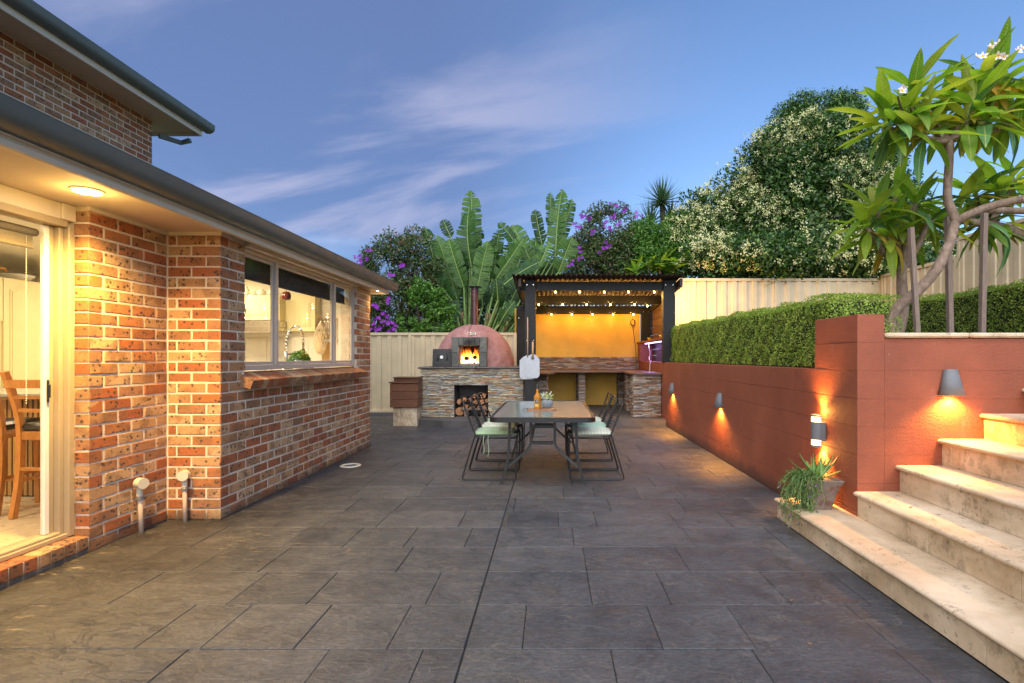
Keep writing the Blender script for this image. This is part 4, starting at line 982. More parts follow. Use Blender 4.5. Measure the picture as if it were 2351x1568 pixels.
# ---------------------------------------------------------------- stone veneer
ledge_vars = {}
def ledge_mesh(key, m):
    if (key, m.name) not in ledge_vars:
        r_ = random.Random(key); c = .10
        j = lambda a: r_.uniform(-a, a)
        v = [(0,1,0),(1,1,0),(1,1,1),(0,1,1),(0,.25+j(.1),.02),(1,.25+j(.1),.02),(1,.25+j(.1),.98),(0,.25+j(.1),.98),(.02,j(.25),.10+j(.05)),(.98,j(.25),.10+j(.05)),(.98,j(.25),.90+j(.05)),(.02,j(.25),.90+j(.05)),(.5+j(.2),-.12+j(.2),.5+j(.2))]
        f = [(0,4,5,1),(1,5,6,2),(2,6,7,3),(3,7,4,0),(4,8,9,5),(5,9,10,6),(6,10,11,7),(7,11,8,4),(8,12,9),(9,12,10),(10,12,11),(11,12,8)]
        ledge_vars[(key, m.name)] = (v, [q[::-1] for q in f], MB().add(v, [q[::-1] for q in f]).mesh('ledge_stone', m))
    return ledge_vars[(key, m.name)]
class Veneer:
    def __init__(s, parent, m, ms, cap): s.p = parent; s.m = m; s.ms = ms; s.cap = cap; s.n = 0; s.mb = MB()
    def face(s, origin, rz, L, z0, z1, opens=(), seed=0, as_obj=True, rowh=(.024, .040)):
        r_ = random.Random(seed); z = z0; rot = Matrix.Rotation(rz, 4, 'Z')
        while z < z1-.008:
            h = min(r_.uniform(*rowh), z1-z)
            if z1-z-h < .012: h = z1-z
            u = 0
            while u < L-.004:
                ln = r_.uniform(.09, .30)
                if L-u-ln < .05: ln = L-u
                segs = [(u, u+ln)]
                for (o0, o1, p0, p1) in opens:
                    if z+h*.5 > p0 and z+h*.5 < p1:
                        ns = []
                        for a, b in segs:
                            if b <= o0 or a >= o1: ns.append((a, b))
                            else:
                                if a < o0: ns.append((a, o0))
                                if b > o1: ns.append((o1, b))
                        segs = ns
                for a, b in segs:
                    if b-a < .02: continue
                    pr = r_.uniform(0, .016); M4 = Matrix.Translation(origin) @ rot @ Matrix.Translation((a+.001, -pr, z+.0008)) @ Matrix.Diagonal((b-a-.002, .03+pr, h-.0016, 1))
                    key = r_.randrange(7); v, f, me = ledge_mesh(key, s.m)
                    if as_obj and s.n < s.cap: inst(me, 'ledge_stone', None, 0, s.p, mat4=M4); s.n += 1
                    else: s.mb.add([tuple(M4 @ Vector(q)) for q in v], f)
                u += ln
            z += h
    def done(s):
        if s.mb.v: o = s.mb.build('ledge_stonework', s.ms, s.p); o['kind'] = 'stuff'

# ---------------------------------------------------------------- plinth under oven and bar
plv = [(-2.66, 10.20), (-2.05, 9.88), (-1.55, 9.80), (-.9, 9.88), (.2, 10.0), (2.215, 10.06), (2.215, 13.35), (-.9, 13.35), (-.9, 11.93), (-2.66, 11.93)]
plo = MB().prism(plv, lambda a, b, d: (a, b, d), -.1, .12).build('raised_slab', M['plinth']); tag(plo, 'low dark concrete slab carrying the oven and the bar', 'slab', kind='structure')
# oven bench
ob = thing('oven_bench', 'stacked tan ledgestone bench with firewood recess under the pizza oven', 'bench', (-1.6, 10.9, .12))
BX0, BX1, BY = -2.62, -.56, 10.50
MB().box(BX0+.03, -1.945, BY+.03, 11.9, .121, 1.09).box(-1.265, BX1-.03, BY+.03, 11.9, .121, 1.09).box(-1.9445, -1.2655, BY+.03, 11.9, .755, 1.09).box(-1.9445, -1.2655, 11.1, 11.9, .121, .754).build('bench_core', M['plinth'], ob)
V1 = Veneer(ob, M['ledge'], M['ledge_s'], 300)
V1.face((BX0, BY, 0), 0, BX1-BX0, .122, 1.088, [(-1.945-BX0, -1.265-BX0, .1, .755)], 1)
V1.face((BX1, BY+.03, 0), H90, 1.3, .122, 1.088, (), 2, False)
V1.face((BX0, 11.8, 0), -H90, 1.25, .122, 1.088, (), 3, False)
V1.done()
x = BX0-.05
for L in (.55, .62, .62, .36):
    MB().cbox(x, x+L-.003, BY-.045, 11.9, 1.092, 1.13, .012).build('bench_slab', simple('oven_bench_slab', (.10, .088, .08), .55, var=.25, nscale=9, bump=.2), ob); x += L
fw_i = 0
r_ = random.Random(5)
spots = [(-1.86, .22, .085, 0), (-1.74, .30, .07, 1), (-1.60, .29, .07, 1), (-1.87, .42, .06, 1), (-1.76, .46, .055, 1), (-1.64, .44, .06, 1), (-1.52, .42, .06, 1), (-1.46, .29, .06, 1), (-1.35, .30, .055, 1), (-1.40, .42, .06, 1), (-1.31, .44, .05, 1), (-1.38, .54, .06, 1), (-1.55, .53, .045, 1), (-1.34, .19, .045, 1)]
where = ['rounded log with bark', 'split log beside the round one', 'split log in the lowest row', 'split log at the recess edge by the timber box', 'thin split log', 'split log in the middle of the pile', 'split log with red heartwood', 'split log resting on the plank', 'split log beside the bar side of recess', 'split log in the second row', 'short split log against the recess side', 'split log on top of the pile', 'split log stick lying across', 'split log under the pile']
for (x, z, rr, sp_), wh in zip(spots, where):
    n = 12 if not sp_ else 5; L = r_.uniform(.30, .36); ph = r_.random()*6; el = r_.uniform(.8, 1.15)
    vv = []
    for yy in (10.60+r_.uniform(0, .05), 10.60+L+.1):
        for k in range(n):
            a = 2*math.pi*k/n+ph; q = rr*(1 if not sp_ else r_.Random(0) if False else (1.1 if k % 2 else .92)); vv.append((x+q*math.cos(a)*el, yy, max(.125, z+q*math.sin(a))))
    F = [(k, n+k, n+(k+1) % n, (k+1) % n) for k in range(n)]
    mb = MB(); mb.add(vv, F); mb.mi = 1; mb.add(vv, [tuple(range(n)), tuple(range(n, 2*n))[::-1]])
    o = mb.build('firewood_log', [M['log_bark'] if not sp_ or r_.random() < .25 else M['log_in'], M['log_in']]); tag(o, wh+', firewood in the bench recess', 'log', 'firewood under the oven')
fp = MB().cbox(-1.83, -1.28, 10.56, 10.68, .255, .285, .004).cbox(-1.76, -1.68, 10.57, 10.67, .1215, .2545, .004).cbox(-1.42, -1.34, 10.57, 10.67, .1215, .2545, .004).build('firewood_rack', M['stake']); tag(fp, 'low plank rack in the firewood recess', 'rack')

# ---------------------------------------------------------------- pizza oven
ov = thing('pizza_oven', 'pink rendered dome pizza oven with slate mouth and steel flue', 'oven', (-1.62, 11.15, 1.13))
OX, OY, OZ = -1.645, 11.22, 1.131; ODY = .80
dm = MB(); nu, nv = 56, 26; vv = []
for j in range(nv+1):
    t = j/nv*math.pi/2
    for k in range(nu):
        a = 2*math.pi*k/nu; rr = .845*(math.cos(t)**.92 if t < math.pi/2-.001 else 0.0); z = .90*math.sin(t)**1.04
        wob = 1+.012*math.sin(3*a+1)*math.cos(t)+.008*math.sin(7*a+4*t)
        x, y = rr*wob*math.cos(a), rr*wob*math.sin(a)*ODY
        vv.append((OX+x, OY+y, OZ+z))
F = []
for j in range(nv):
    for k in range(nu):
        q = (j*nu+k, j*nu+(k+1) % nu, (j+1)*nu+(k+1) % nu, (j+1)*nu+k)
        c = sum((Vector(vv[i]) for i in q), Vector())/4
        if abs(c.x-(OX-.0)) < .205 and c.y < OY and c.z < OZ+.41: continue
        F.append(q)
dm.add(vv, F); d_ = dm.build('dome', M['dome'], ov, True)
cr = MB(); cpts = []
for k in range(12):
    t = R(88)-k*R(3.2); zz_ = .90*math.sin(t)**1.04; rr = .845*math.cos(t)**.92
    cpts.append((OX-.02-.003*k+random.uniform(-.012, .012), OY-rr*ODY-.004, OZ+zz_+.001))
cr.tube(cpts, .004, 4).build('crack', M['soil'], d_)
# chamber
ch_m = simple('sooty_firebrick', (.045, .028, .02), .9, var=.4, nscale=12, bump=.5)
MB().add([(OX-.3, 10.62, OZ+.02), (OX+.3, 10.62, OZ+.02), (OX+.3, 11.6, OZ+.02), (OX-.3, 11.6, OZ+.02), (OX-.3, 10.62, OZ+.48), (OX+.3, 10.62, OZ+.48), (OX+.3, 11.6, OZ+.48), (OX-.3, 11.6, OZ+.48)], [(0,1,2,3),(7,6,5,4),(1,5,6,2),(2,6,7,3),(3,7,4,0)]).build('fire_chamber', ch_m, ov)
YM = 10.49
for (x0, x1, z0, z1) in ((-.352, -.212, .28, .60), (-.352, -.212, .0, .277), (.212, .352, .28, .60), (.212, .352, .0, .277)):
    MB().cbox(OX+x0, OX+x1, YM, 11.0, OZ+z0+.001, OZ+z1, .008).build('slate_block', M['slate'], ov)
for k in range(4): MB().cbox(OX-.209+k*.105, OX-.107+k*.105, YM+.012, 11.0, OZ+.425, OZ+.598, .006).build('slate_block', M['slate'], ov)
MB().cbox(OX-.20, OX+.20, YM-.01, 10.8, OZ+.0, OZ+.055, .004).build('hearth', M['slate'], ov)
MB().lathe([(.078, 0), (.078, .72), (.082, .725), (.082, .79), (.078, .795), (.078, .81)], (OX+.02, OY-.1, OZ+.84), 24).build('flue', M['flue'], ov, 'auto')
MB().lathe([(.078, .81), (.078, .835), (.145, .842), (.145, .855), (.02, .875)], (OX+.02, OY-.1, OZ+.84), 24).build('flue_cap', M['blackmetal'], ov, 'auto')
sg = MB().cbox(OX-.075, OX+.105, 10.415, 10.43, OZ+.655, OZ+.735, .003); 
# sign sits on the dome face
sgp = thing('oven_plaque', 'small cream plaque with tiny writing above the oven mouth', 'plaque', (OX+.015, 10.5, OZ+.66))
q0 = MB().cbox(-.088, .088, -.012, 0, -.04, .04, .003).build('plate', simple('plaque_cream', (.62, .52, .38), .6), sgp, local=True)
for r0, (a, b) in enumerate(((-.02, .075), (-.012, .068), (-.02, .075), (-.018, .072))):
    MB().box(a, b, -.0135, -.0122, .022-r0*.018, .031-r0*.018).build('writing_line', M['leather'], sgp, local=True)
MB().prism([(-.075,-.028),(-.035,-.028),(-.035,.018),(-.055,.032),(-.075,.018)], lambda a, b, d: (a, d, b), -.0135, -.0122).build('motif', simple('plaque_motif', (.20,.06,.05), .7), sgp, local=True)
sgp.location = (OX+.015, OY-.845*math.cos(R(50))**.92*ODY-.012, OZ+.675); sgp.rotation_euler = (R(-32), 0, 0)
# fire
fire = thing('oven_fire', 'bright orange log fire burning inside the pizza oven', 'fire', (OX, 10.9, OZ+.06))
def mk_flame():
    t = NT('flame'); s_ = t.n('ShaderNodeSeparateXYZ'); t.l(t.pos(), s_.inputs[0]); n = t.noise(14, 4, .6, t.vec((1, 1, .45)), 1.2)
    f = t.math('ADD', t.rng(s_.outputs[2], OZ+.06, OZ+.42, 1, 0, False), t.math('MULTIPLY', t.math('SUBTRACT', n, .5), 1.3))
    c = t.ramp(f, [(.1, (.55, .04, .0)), (.4, (1, .20, .01)), (.65, (1, .45, .05)), (.9, (1, .80, .35))])
    t.l(c, t.b.inputs['Emission Color']); t.set('Base Color', (.02, .005, 0)); t.l(t.rng(f, .1, .9, .7, 2.6), t.b.inputs['Emission Strength'])
    tr = t.n('ShaderNodeBsdfTransparent'); mx = t.n('ShaderNodeMixShader'); t.l(t.rng(t.math('ADD', f, t.math('MULTIPLY', t.noise(30, 3, .6, t.vec((1, 1, .3))), .9)), .55, 1.15, .05, .85), mx.inputs[0]); t.l(tr.outputs[0], mx.inputs[1]); t.l(t.b.outputs[0], mx.inputs[2]); t.l(mx.outputs[0], t.o.inputs[0]); return t.m
FM = mk_flame()
fr_ = random.Random(4)
for k in range(30):
    x = OX-.19+.38*(k+.5)/30+fr_.uniform(-.015, .015); y = 10.86+fr_.uniform(-.08, .12); h = fr_.uniform(.16, .38); n = 9; pts = []; rad = []
    ph = fr_.random()*6
    for q in range(n):
        t = q/(n-1); pts.append((x+.022*math.sin(ph+t*5)*t, y, OZ+.07+h*t)); rad.append((.008+.034*math.sin(math.pi*min(1, t*.85+.22)))*(1-t)**.5+.001)
    MB().tube(pts, rad, 8).build('flame', FM, fire, True)
em = emit('ember', (1, .22, .03), 2.2)
for k in range(26):
    MB().lathe([(.004, -.012), (fr_.uniform(.012,.024), 0), (.004, .014)], (OX+fr_.uniform(-.19, .19), 10.72+fr_.uniform(0, .25), OZ+.068+fr_.uniform(0, .02)), 6).build('ember', em if k % 3 else M['log_bark'], fire)
for (x, z) in ((-.09, .17), (.085, .19)):
    MB().tube([(OX+x, 10.70, OZ+z), (OX+x*.6, 11.1, OZ+z)], .042, 12).build('burning_log', simple('charred_log', (.03, .012, .008), .9, bump=.6), fire)
lamp('POINT', 'fire_light', (OX, 10.78, OZ+.22), 7, (1, .42, .10), fire, .07)
od = thing('steel_hatch', 'black steel oven door with two handles leaning on the dome', 'door', (-2.19, 10.58, 1.13))
dl = MB().cbox(-.195, .195, -.022, 0, .0, .36, .006).cbox(-.155, .155, -.026, -.0222, .04, .32, .003).build('panel', simple('dark_steel', (.045,.045,.046), .45, .3, var=.2), od, local=True)
for sx in (-1, 1):
    MB().tube(chaikin([(sx*.095, -.027, .26), (sx*.095+.02, -.06, .25), (sx*.095+.02, -.06, .15), (sx*.095, -.027, .13)], 2), .009, 8).build('handle', M['blackmetal'], od, local=True)
    for z in (.08, .18, .28): MB().lathe([(.008, 0), (.006, .006)], (0,0,0), 8).build('rivet', M['blackmetal'], od, local=True).matrix_basis = Matrix.Translation((sx*.175, -.022, z)) @ Matrix.Rotation(H90, 4, 'X')
for z in (.02, .34):
    for x in (-.1, 0, .1): MB().lathe([(.008, 0), (.006, .006)], (0,0,0), 8).build('rivet', M['blackmetal'], od, local=True).matrix_basis = Matrix.Translation((x, -.022, z)) @ Matrix.Rotation(H90, 4, 'X')
gv = MB().lathe([(.034, 0), (.034, .012), (.03, .014)], (0,0,0), 22).build('gauge', M['white'], od, local=True); gv.matrix_basis = Matrix.Translation((-.005, -.026, .19)) @ Matrix.Rotation(H90, 4, 'X')
od.rotation_euler = (R(-7), 0, R(-3)); od.location = (-2.20, 10.55, 1.131)

# ---------------------------------------------------------------- pergola bar
pg = thing('timber_pergola', 'black timber pergola with rusty corrugated roof over the bar', 'pergola', (.9, 11.7, .12))
def post(x0, x1, y0, y1, z0, z1, bolts=()):
    o = MB().cbox(x0, x1, y0, y1, z0, z1, .006).build('post', M['black_wood'], pg)
    for (bx, bz) in bolts: MB().lathe([(.014, 0), (.010, .008)], (0,0,0), 10).build('bolt', M['steel'], o).matrix_basis = Matrix.Translation((bx, y0, bz)) @ Matrix.Rotation(H90, 4, 'X')
post(-.515, -.30, 10.22, 10.42, .121, 2.845, [(-.47, 2.74), (-.345, 2.74), (-.47, 1.65), (-.345, 1.65)])
post(2.20, 2.425, 10.22, 10.42, 1.226, 2.845, [(2.24, 2.74), (2.385, 2.74), (2.33, 1.29), (2.36, 1.25)])
post(-.86, -.65, 12.98, 13.18, .121, 2.60, [(-.8, 2.3)]); post(2.25, 2.47, 12.98, 13.18, 1.226, 2.60, [(2.3, 2.45), (2.42, 2.45)])
MB().cbox(-.66, 2.46, 10.28, 10.33, 2.63, 2.81, .004).build('beam', M['black_wood'], pg)
MB().cbox(-.66, 2.46, 11.68, 11.74, 2.50, 2.70, .004).build('beam', M['black_wood'], pg)
MB().cbox(-.86, 2.46, 13.02, 13.08, 2.40, 2.595, .004).build('beam', M['black_wood'], pg)
for x in (-.62, 2.47): MB().add([(x,10.0,2.68),(x+.05,10.0,2.68),(x+.05,13.1,2.45),(x,13.1,2.45),(x,10.0,2.83),(x+.05,10.0,2.83),(x+.05,13.1,2.595),(x,13.1,2.595)], [(3,2,1,0),(4,5,6,7),(0,1,5,4),(1,2,6,5),(2,3,7,6),(3,0,4,7)]).build('rafter', M['brown_wood'], pg)
MB().add([(-.36,10.43,2.45),(-.32,10.43,2.45),(-.40,10.43,2.83),(-.44,10.43,2.83),(-.36,10.47,2.45),(-.32,10.47,2.45),(-.40,10.47,2.83),(-.44,10.47,2.83)],[(0,1,2,3),(7,6,5,4),(0,4,5,1),(2,6,7,3)]).build('brace', M['board_wood'], pg)
rv = []; rF = []; nx = 34*8; ny = 5
for i in range(nx+1):
    x = -.74+3.24*i/nx
    for j in range(ny+1):
        y = 9.86+3.4*j/ny; rv.append((x, y, 2.885-.072*(y-9.86)+.016*math.sin(2*math.pi*34*i/nx)))
for i in range(nx):
    for j in range(ny): a = i*(ny+1)+j; rF.append((a, a+ny+1, a+ny+2, a+1))
ro = MB().add(rv, rF).build('corrugated_roof', M['rust'], pg, True); md_ = ro.modifiers.new('thickness', 'SOLIDIFY'); md_.thickness = .003
# back wall and boards
MB().box(-.92, 2.249, 13.20, 13.34, .121, 2.62).build('back_wall', M['yellow'], pg)
for k in range(5): MB().cbox(2.52, 2.55, 10.72, 13.3, 1.69+k*.185, 1.69+k*.185+.178, .004).build('side_board', M['board_wood'], pg)
for k in range(3): MB().cbox(2.50, 2.518, 10.62, 13.2, 1.227+k*.145, 1.227+k*.145+.14, .004).build('niche_board', M['brown_wood'], pg)
MB().cbox(2.19, 2.495, 12.85, 13.195, 1.226, 1.655, .006).build('niche_pier', M['terra'], pg)
MB().cbox(2.16, 2.517, 10.44, 13.195, 1.66, 1.705, .006).build('niche_shelf', M['terra'], pg)
ledm = emit('violet_led', (.50, .42, 1.0), 9)
ls = MB().box(2.30, 2.312, 10.5, 12.8, 1.648, 1.658).build('led_strip', ledm); tag(ls, 'glowing violet strip light under the niche shelf', 'strip light')
for y in (10.9, 11.6, 12.3): lamp('AREA', 'led_light', (2.33, y, 1.640), 2.0, (.42, .25, 1.0), ls, shape='RECTANGLE', size=.03, size_y=.6)
wcb = MB().tube(chaikin([(2.34, 12.5, 1.655), (2.33, 12.45, 1.55), (2.36, 12.4, 1.45), (2.33, 12.4, 1.24), (2.28, 11.8, 1.235), (2.18, 11.5, 1.23), (2.17, 11.5, 1.02)], 2), .006, 6).tube([(2.33, 12.4, 1.27), (2.33, 12.4, 1.34)], .014, 6).build('power_cord', M['white']); tag(wcb, 'white cord with inline switch hanging in the lit niche', 'cord')
for i, (y, nm) in enumerate(((12.5, 'gold mosaic tealight cup on the niche shelf near the yellow wall'), (11.1, 'gold mosaic tealight cup on the niche shelf behind the front post'))):
    t_ = thing('tealight_cup', nm, 'cup', (2.4, y, 1.706), group='cups on the niche shelf')
    MB().lathe([(.045, 0), (.055, .09), (.051, .09), (.042, .008)], (2.36, y, 1.7065), 18).build('cup', simple('gold_mosaic', (.50, .32, .08), .3, .3, var=.6, nscale=60), t_, True)
rp = thing('hanging_cable', 'coil of black cable hanging on the yellow wall', 'cable', (2.05, 13.15, 2.2))
MB().tube([(2.06+.055*math.cos(a*.35), 13.17-.0008*a, 2.20+.075*math.sin(a*.35)) for a in range(54)], .009, 6).tube(chaikin([(2.06, 13.17, 2.12), (2.10, 13.17, 1.8), (2.14, 13.17, 1.5), (2.15, 13.15, 1.05)], 2), .007, 6).tube([(2.06, 13.17, 2.27), (2.06, 13.17, 2.40)], .006, 6).build('cable', M['black'], rp)
# bar
bar_ = thing('stone_bar', 'U-shaped outdoor bar clad in brown ledgestone with dark top', 'bar', (.9, 11.9, .12))
ZB = 1.015
def slabpoly(poly, nm='bar_top', z0=ZB-.035, z1=ZB): 
    return MB().prism(poly, lambda a, b, d: (a, b, d), z0, z1).build(nm, M['bartop'], bar_)
slabpoly([(1.56, 10.62), (1.62, 10.48), (1.72, 10.42), (2.213, 10.38), (2.213, 13.19), (1.62, 13.19), (1.62, 11.85)])
slabpoly([(-.65, 11.80), (-.10, 11.80), (1.617, 11.84), (1.617, 13.19), (-.65, 13.19)])
slabpoly([(-.29, 10.62), (-.02, 10.58), (.06, 10.64), (.07, 10.74), (-.0, 11.0), (-.06, 11.4), (-.10, 11.797), (-.55, 11.797), (-.55, 10.62)])
V2 = Veneer(bar_, M['ledge2'], M['ledge2_s'], 300)
def pier(x0, x1, y0, y1, seed, sides='fl', z1=ZB-.036):
    MB().box(x0+.028, x1-.028, y0+.028, y1-.005, .121, z1).build('pier_core', M['plinth'], bar_)
    if 'f' in sides: V2.face((x0, y0, 0), 0, x1-x0, .122, z1-.004, (), seed)
    if 'l' in sides: V2.face((x0, y1, 0), -H90, y1-y0-.03, .122, z1-.004, (), seed+1, False)
    if 'r' in sides: V2.face((x1, y0+.03, 0), H90, y1-y0-.03, .122, z1-.004, (), seed+2, False)
pier(1.655, 2.212, 10.50, 10.95, 20); pier(1.70, 2.205, 11.74, 12.1, 23); pier(1.66, 2.205, 12.85, 13.19, 26)
pier(-.38, -.08, 11.02, 11.4, 29, 'fr'); pier(.64, .79, 12.05, 13.19, 32); 
V2.face((-.62, 13.17, 0), 0, 2.83, ZB+.003, 1.325, (), 40, True)
MB().box(-.62, 2.212, 13.185, 13.199, ZB+.002, 1.33).build('splash_core', M['plinth'], bar_)
V2.done()
# festoon lights
fs = thing('festoon_lights', 'string of warm festoon bulbs looped under the pergola roof', 'string lights', (.9, 11.7, 2.5))
rowsL = [(10.52, 2.655, [.09, .575, 1.07, 1.56, 2.08]), (11.45, 2.495, [-.27, .255, .78, 1.30, 1.83]), (12.88, 2.395, [.01, .51, 1.02, 1.53, 2.03])]
bm_ = MB().lathe([(.004, -.048), (.016, -.042), (.022, -.025), (.019, -.006), (.010, .004)], (0,0,0), 12).mesh('bulb', emit('festoon_bulb', (1, .60, .17), 9)); bm_.polygons.foreach_set('use_smooth', [True]*len(bm_.polygons))
sk_ = MB().lathe([(.012, .004), (.013, .04), (.006, .05)], (0,0,0), 10).mesh('socket', M['black'])
cab = MB(); bl = []
for (y, z, xs) in rowsL: bl += [(x, y, z) for x in xs]
bl += [(2.12, 11.5, 2.47), (2.36, 11.75, 2.60)]
for (x, y, z) in bl:
    b_ = inst(bm_, 'bulb', (x, y, z), 0, fs, (.8, .8, .8)); s_ = inst(sk_, 'socket', (x, y, z), 0, fs)
    lamp('POINT', 'bulb_light', (x, y, z-.095), 3.0, (1, .52, .12), fs, .012)
for (y, z, xs) in rowsL:
    xx = [-.5]+xs+[2.25]
    for a, b in zip(xx[:-1], xx[1:]): cab.tube([(a+(b-a)*t, y, z+.05-.05*math.sin(math.pi*t)+.0) for t in (0, .25, .5, .75, 1)], .004, 5)
cab.build('cable', M['black'], fs)
fl_ = thing('assumed_flood_lamp', 'small assumed lamp hidden behind the pergola post lighting the fence', 'lamp', (2.62, 11.4, 2.45))  # lamp itself unseen, assumed from the golden light on the fence
MB().cbox(2.585, 2.655, 11.36, 11.42, 2.44, 2.50, .006).build('housing', M['black'], fl_)
lamp('SPOT', 'assumed_flood_light', (2.67, 11.39, 2.47), 120, (1, .48, .08), fl_, .03, rot=Vector((.72, .62, -.12)).to_track_quat('-Z', 'Y').to_euler(), spot_size=R(140), spot_blend=.9)
# peels
def peel(x, y, w_, z_top, z_bot, hz0, hz1, hr, label, straight):
    t_ = thing('pizza_peel', label, 'peel', (x, y, z_bot), group='pizza peels on the pergola post')
    hw = w_/2; pts = [(-.025, z_top), (-hw*.55, z_top-.03), (-hw, z_top-.10), (-hw, z_bot+.08)]
    for k in range(9):
        a = math.pi*1.0+ (math.pi/2)*k/8; pts.append((-hw+.08+.08*math.cos(a), z_bot+.08+.08*math.sin(a)))
    pts += [(-p[0], p[1]) for p in pts[::-1]]
    MB().prism([(x+a, b) for a, b in pts[::-1]], lambda a, b, d: (a, d, b), y-.003, y).build('blade', M['galv'], t_)
    if straight: MB().cbox(x-.028, x+.028, y-.010, y-.0032, z_top-.10, z_top-.05, .002).build('bracket', M['lampgrey'], t_)
    MB().tube([(x, y-.018, hz0), (x, y-.018, (hz0+hz1)/2), (x, y-.018, hz1)], [hr, hr*1.15 if straight else hr, hr*.9], 10).build('handle', M['handle_wood'], t_, True)
peel(-.455, 10.195, .315, 1.36, .893, 1.27, 2.10, .0125, 'long handled aluminium pizza peel hanging on the pergola post', False)
peel(-.355, 10.165, .265, 1.385, .915, 1.29, 1.625, .017, 'short handled aluminium pizza peel overlapping the longer one', True)
for x, z in ((-.455, 2.11), (-.355, 1.64)):
    o = MB().tube([(x, 10.22, z+.02), (x, 10.17, z+.015), (x, 10.165, z-.0)], .006, 6).build('wall_hook', M['blackmetal']); tag(o, 'small black hook holding the %s pizza peel' % ('long handled' if z > 2 else 'short handled'), 'hook')

# ---------------------------------------------------------------- dining table
TX, TY0, TY1, TZ = -.085, 5.19, 7.22, .72
tb = thing('dining_table', 'glass topped outdoor dining table with dark metal frame', 'table', (TX, 6.2, 0))
def rrect(hx, hy, r, n=8):
    pts = []
    for (sx, sy, a0) in ((1,1,0),(-1,1,90),(-1,-1,180),(1,-1,270)):
        for k in range(n+1):
            a = R(a0+90*k/n); pts.append((sx*(hx-r)+r*math.cos(a), sy*(hy-r)+r*math.sin(a)))
    return pts
CYT = (TY0+TY1)/2; HX, HY = .535, (TY1-TY0)/2
o1 = rrect(HX, HY, .10); o2 = rrect(HX-.03, HY-.03, .075); n = len(o1)
vv = [(TX+a, CYT+b, TZ-.045) for a, b in o1]+[(TX+a, CYT+b, TZ+.002) for a, b in o1]+[(TX+a, CYT+b, TZ+.004) for a, b in o2]+[(TX+a, CYT+b, TZ-.045) for a, b in o2]
F = []
for L_ in range(4):
    for k in range(n): F.append((L_*n+k, L_*n+(k+1) % n, ((L_+1) % 4)*n+(k+1) % n, ((L_+1) % 4)*n+k))
o = MB().add(vv, F).build('rim', M['blackmetal'], tb); autosmooth(o, 40)
MB().prism(o2, lambda a, b, d: (TX+a, CYT+b, d), TZ-.006, TZ).build('glass_top', M['tableglass'], tb)
for fy in (5.45, 6.96):
    for sx in (-1, 1):
        out_ = chaikin([(TX+sx*.345, fy, TZ-.04), (TX+sx*.35, fy, .5), (TX+sx*.36, fy-.0, .28), (TX+sx*.40, fy, .10), (TX+sx*.435, fy, .0)], 2)
        MB().tube(out_, .0195, 4).build('leg', M['blackmetal'], tb)
        MB().tube(chaikin([(TX+sx*.125, fy+.02, TZ-.05), (TX+sx*.125, fy+.02, .50), (TX+sx*.125, fy+.02, .40), (TX+sx*.20, fy+.015, .32), (TX+sx*.355, fy, .19)], 2), .019, 4).build('brace', M['blackmetal'], tb)
    for z in (.60, .43): MB().cbox(TX-.11, TX+.11, fy+.008, fy+.03, z-.016, z+.016, .003).build('crossbar', M['blackmetal'], tb)
for sx in (-1, 1): MB().tube([(TX+sx*.125, 5.47, .44), (TX+sx*.125, 6.98, .44)], .012, 6).build('long_rail', M['blackmetal'], tb)
for sx in (-1, 1): MB().box(TX+sx*.34-.015, TX+sx*.34+.015, 5.3, 7.1, TZ-.03, TZ-.007).build('bearer', M['blackmetal'], tb)
# chairs: local +x faces the table
def chair(x, y, rz, label, group):
    t_ = thing('wire_chair', label, 'chair', (x, y, 0), rz, group)
    hw = .225
    for sy in (-1, 1):
        pth = chaikin([(-.155, sy*hw, .478), (-.165, sy*hw, .45), (-.285, sy*hw*1.06, .05), (-.288, sy*hw*1.06, .012), (-.25, sy*hw*1.06, .0105), (.25, sy*hw*1.06, .0105), (.288, sy*hw*1.06, .012), (.29, sy*hw*1.06, .05), (.30, sy*hw*.96, .42), (.295, sy*hw*.95, .455), (.27, sy*hw*.94, .462)], 2)
        o = MB().tube(pth, .0088, 8).build('sled_leg', M['blackmetal'], t_, True, True)
    p = [(.285, hw*.93, .452), (-.08, hw*.96, .448), (-.135, hw*.97, .458), (-.16, hw*.97, .50), (-.272, hw*.93, .79), (-.285, hw*.86, .835), (-.288, hw*.6, .845)]
    full = chaikin(p+[(a, -b, c) for a, b, c in p[::-1]], 2)
    MB().tube(full, .0092, 8).build('seat_frame', M['blackmetal'], t_, True, True)
    MB().tube([(.285, hw*.93, .452), (.285, -hw*.93, .452)], .008, 8).build('front_bar', M['blackmetal'], t_, True, True)
    for k in range(9):
        t = k/8; z = .53+.26*t; xx = -.172-(z-.53)*.386
        q = chaikin([(xx+.012, hw*.98, z), (xx-.008, hw*.95, z), (xx-.035, 0, z-.012), (xx-.008, -hw*.95, z), (xx+.012, -hw*.98, z)], 2)
        MB().tube(q, .0042, 5).build('back_wire', M['blackmetal'], t_, True, True)
    for k in range(13):
        xx = -.11+.03*k; MB().tube([(xx, hw*1.0, .452), (xx, hw*.8, .438), (xx, -hw*.8, .438), (xx, -hw*1.0, .452)], .003, 5).build('seat_wire', M['blackmetal'], t_, True, True)
    return t_
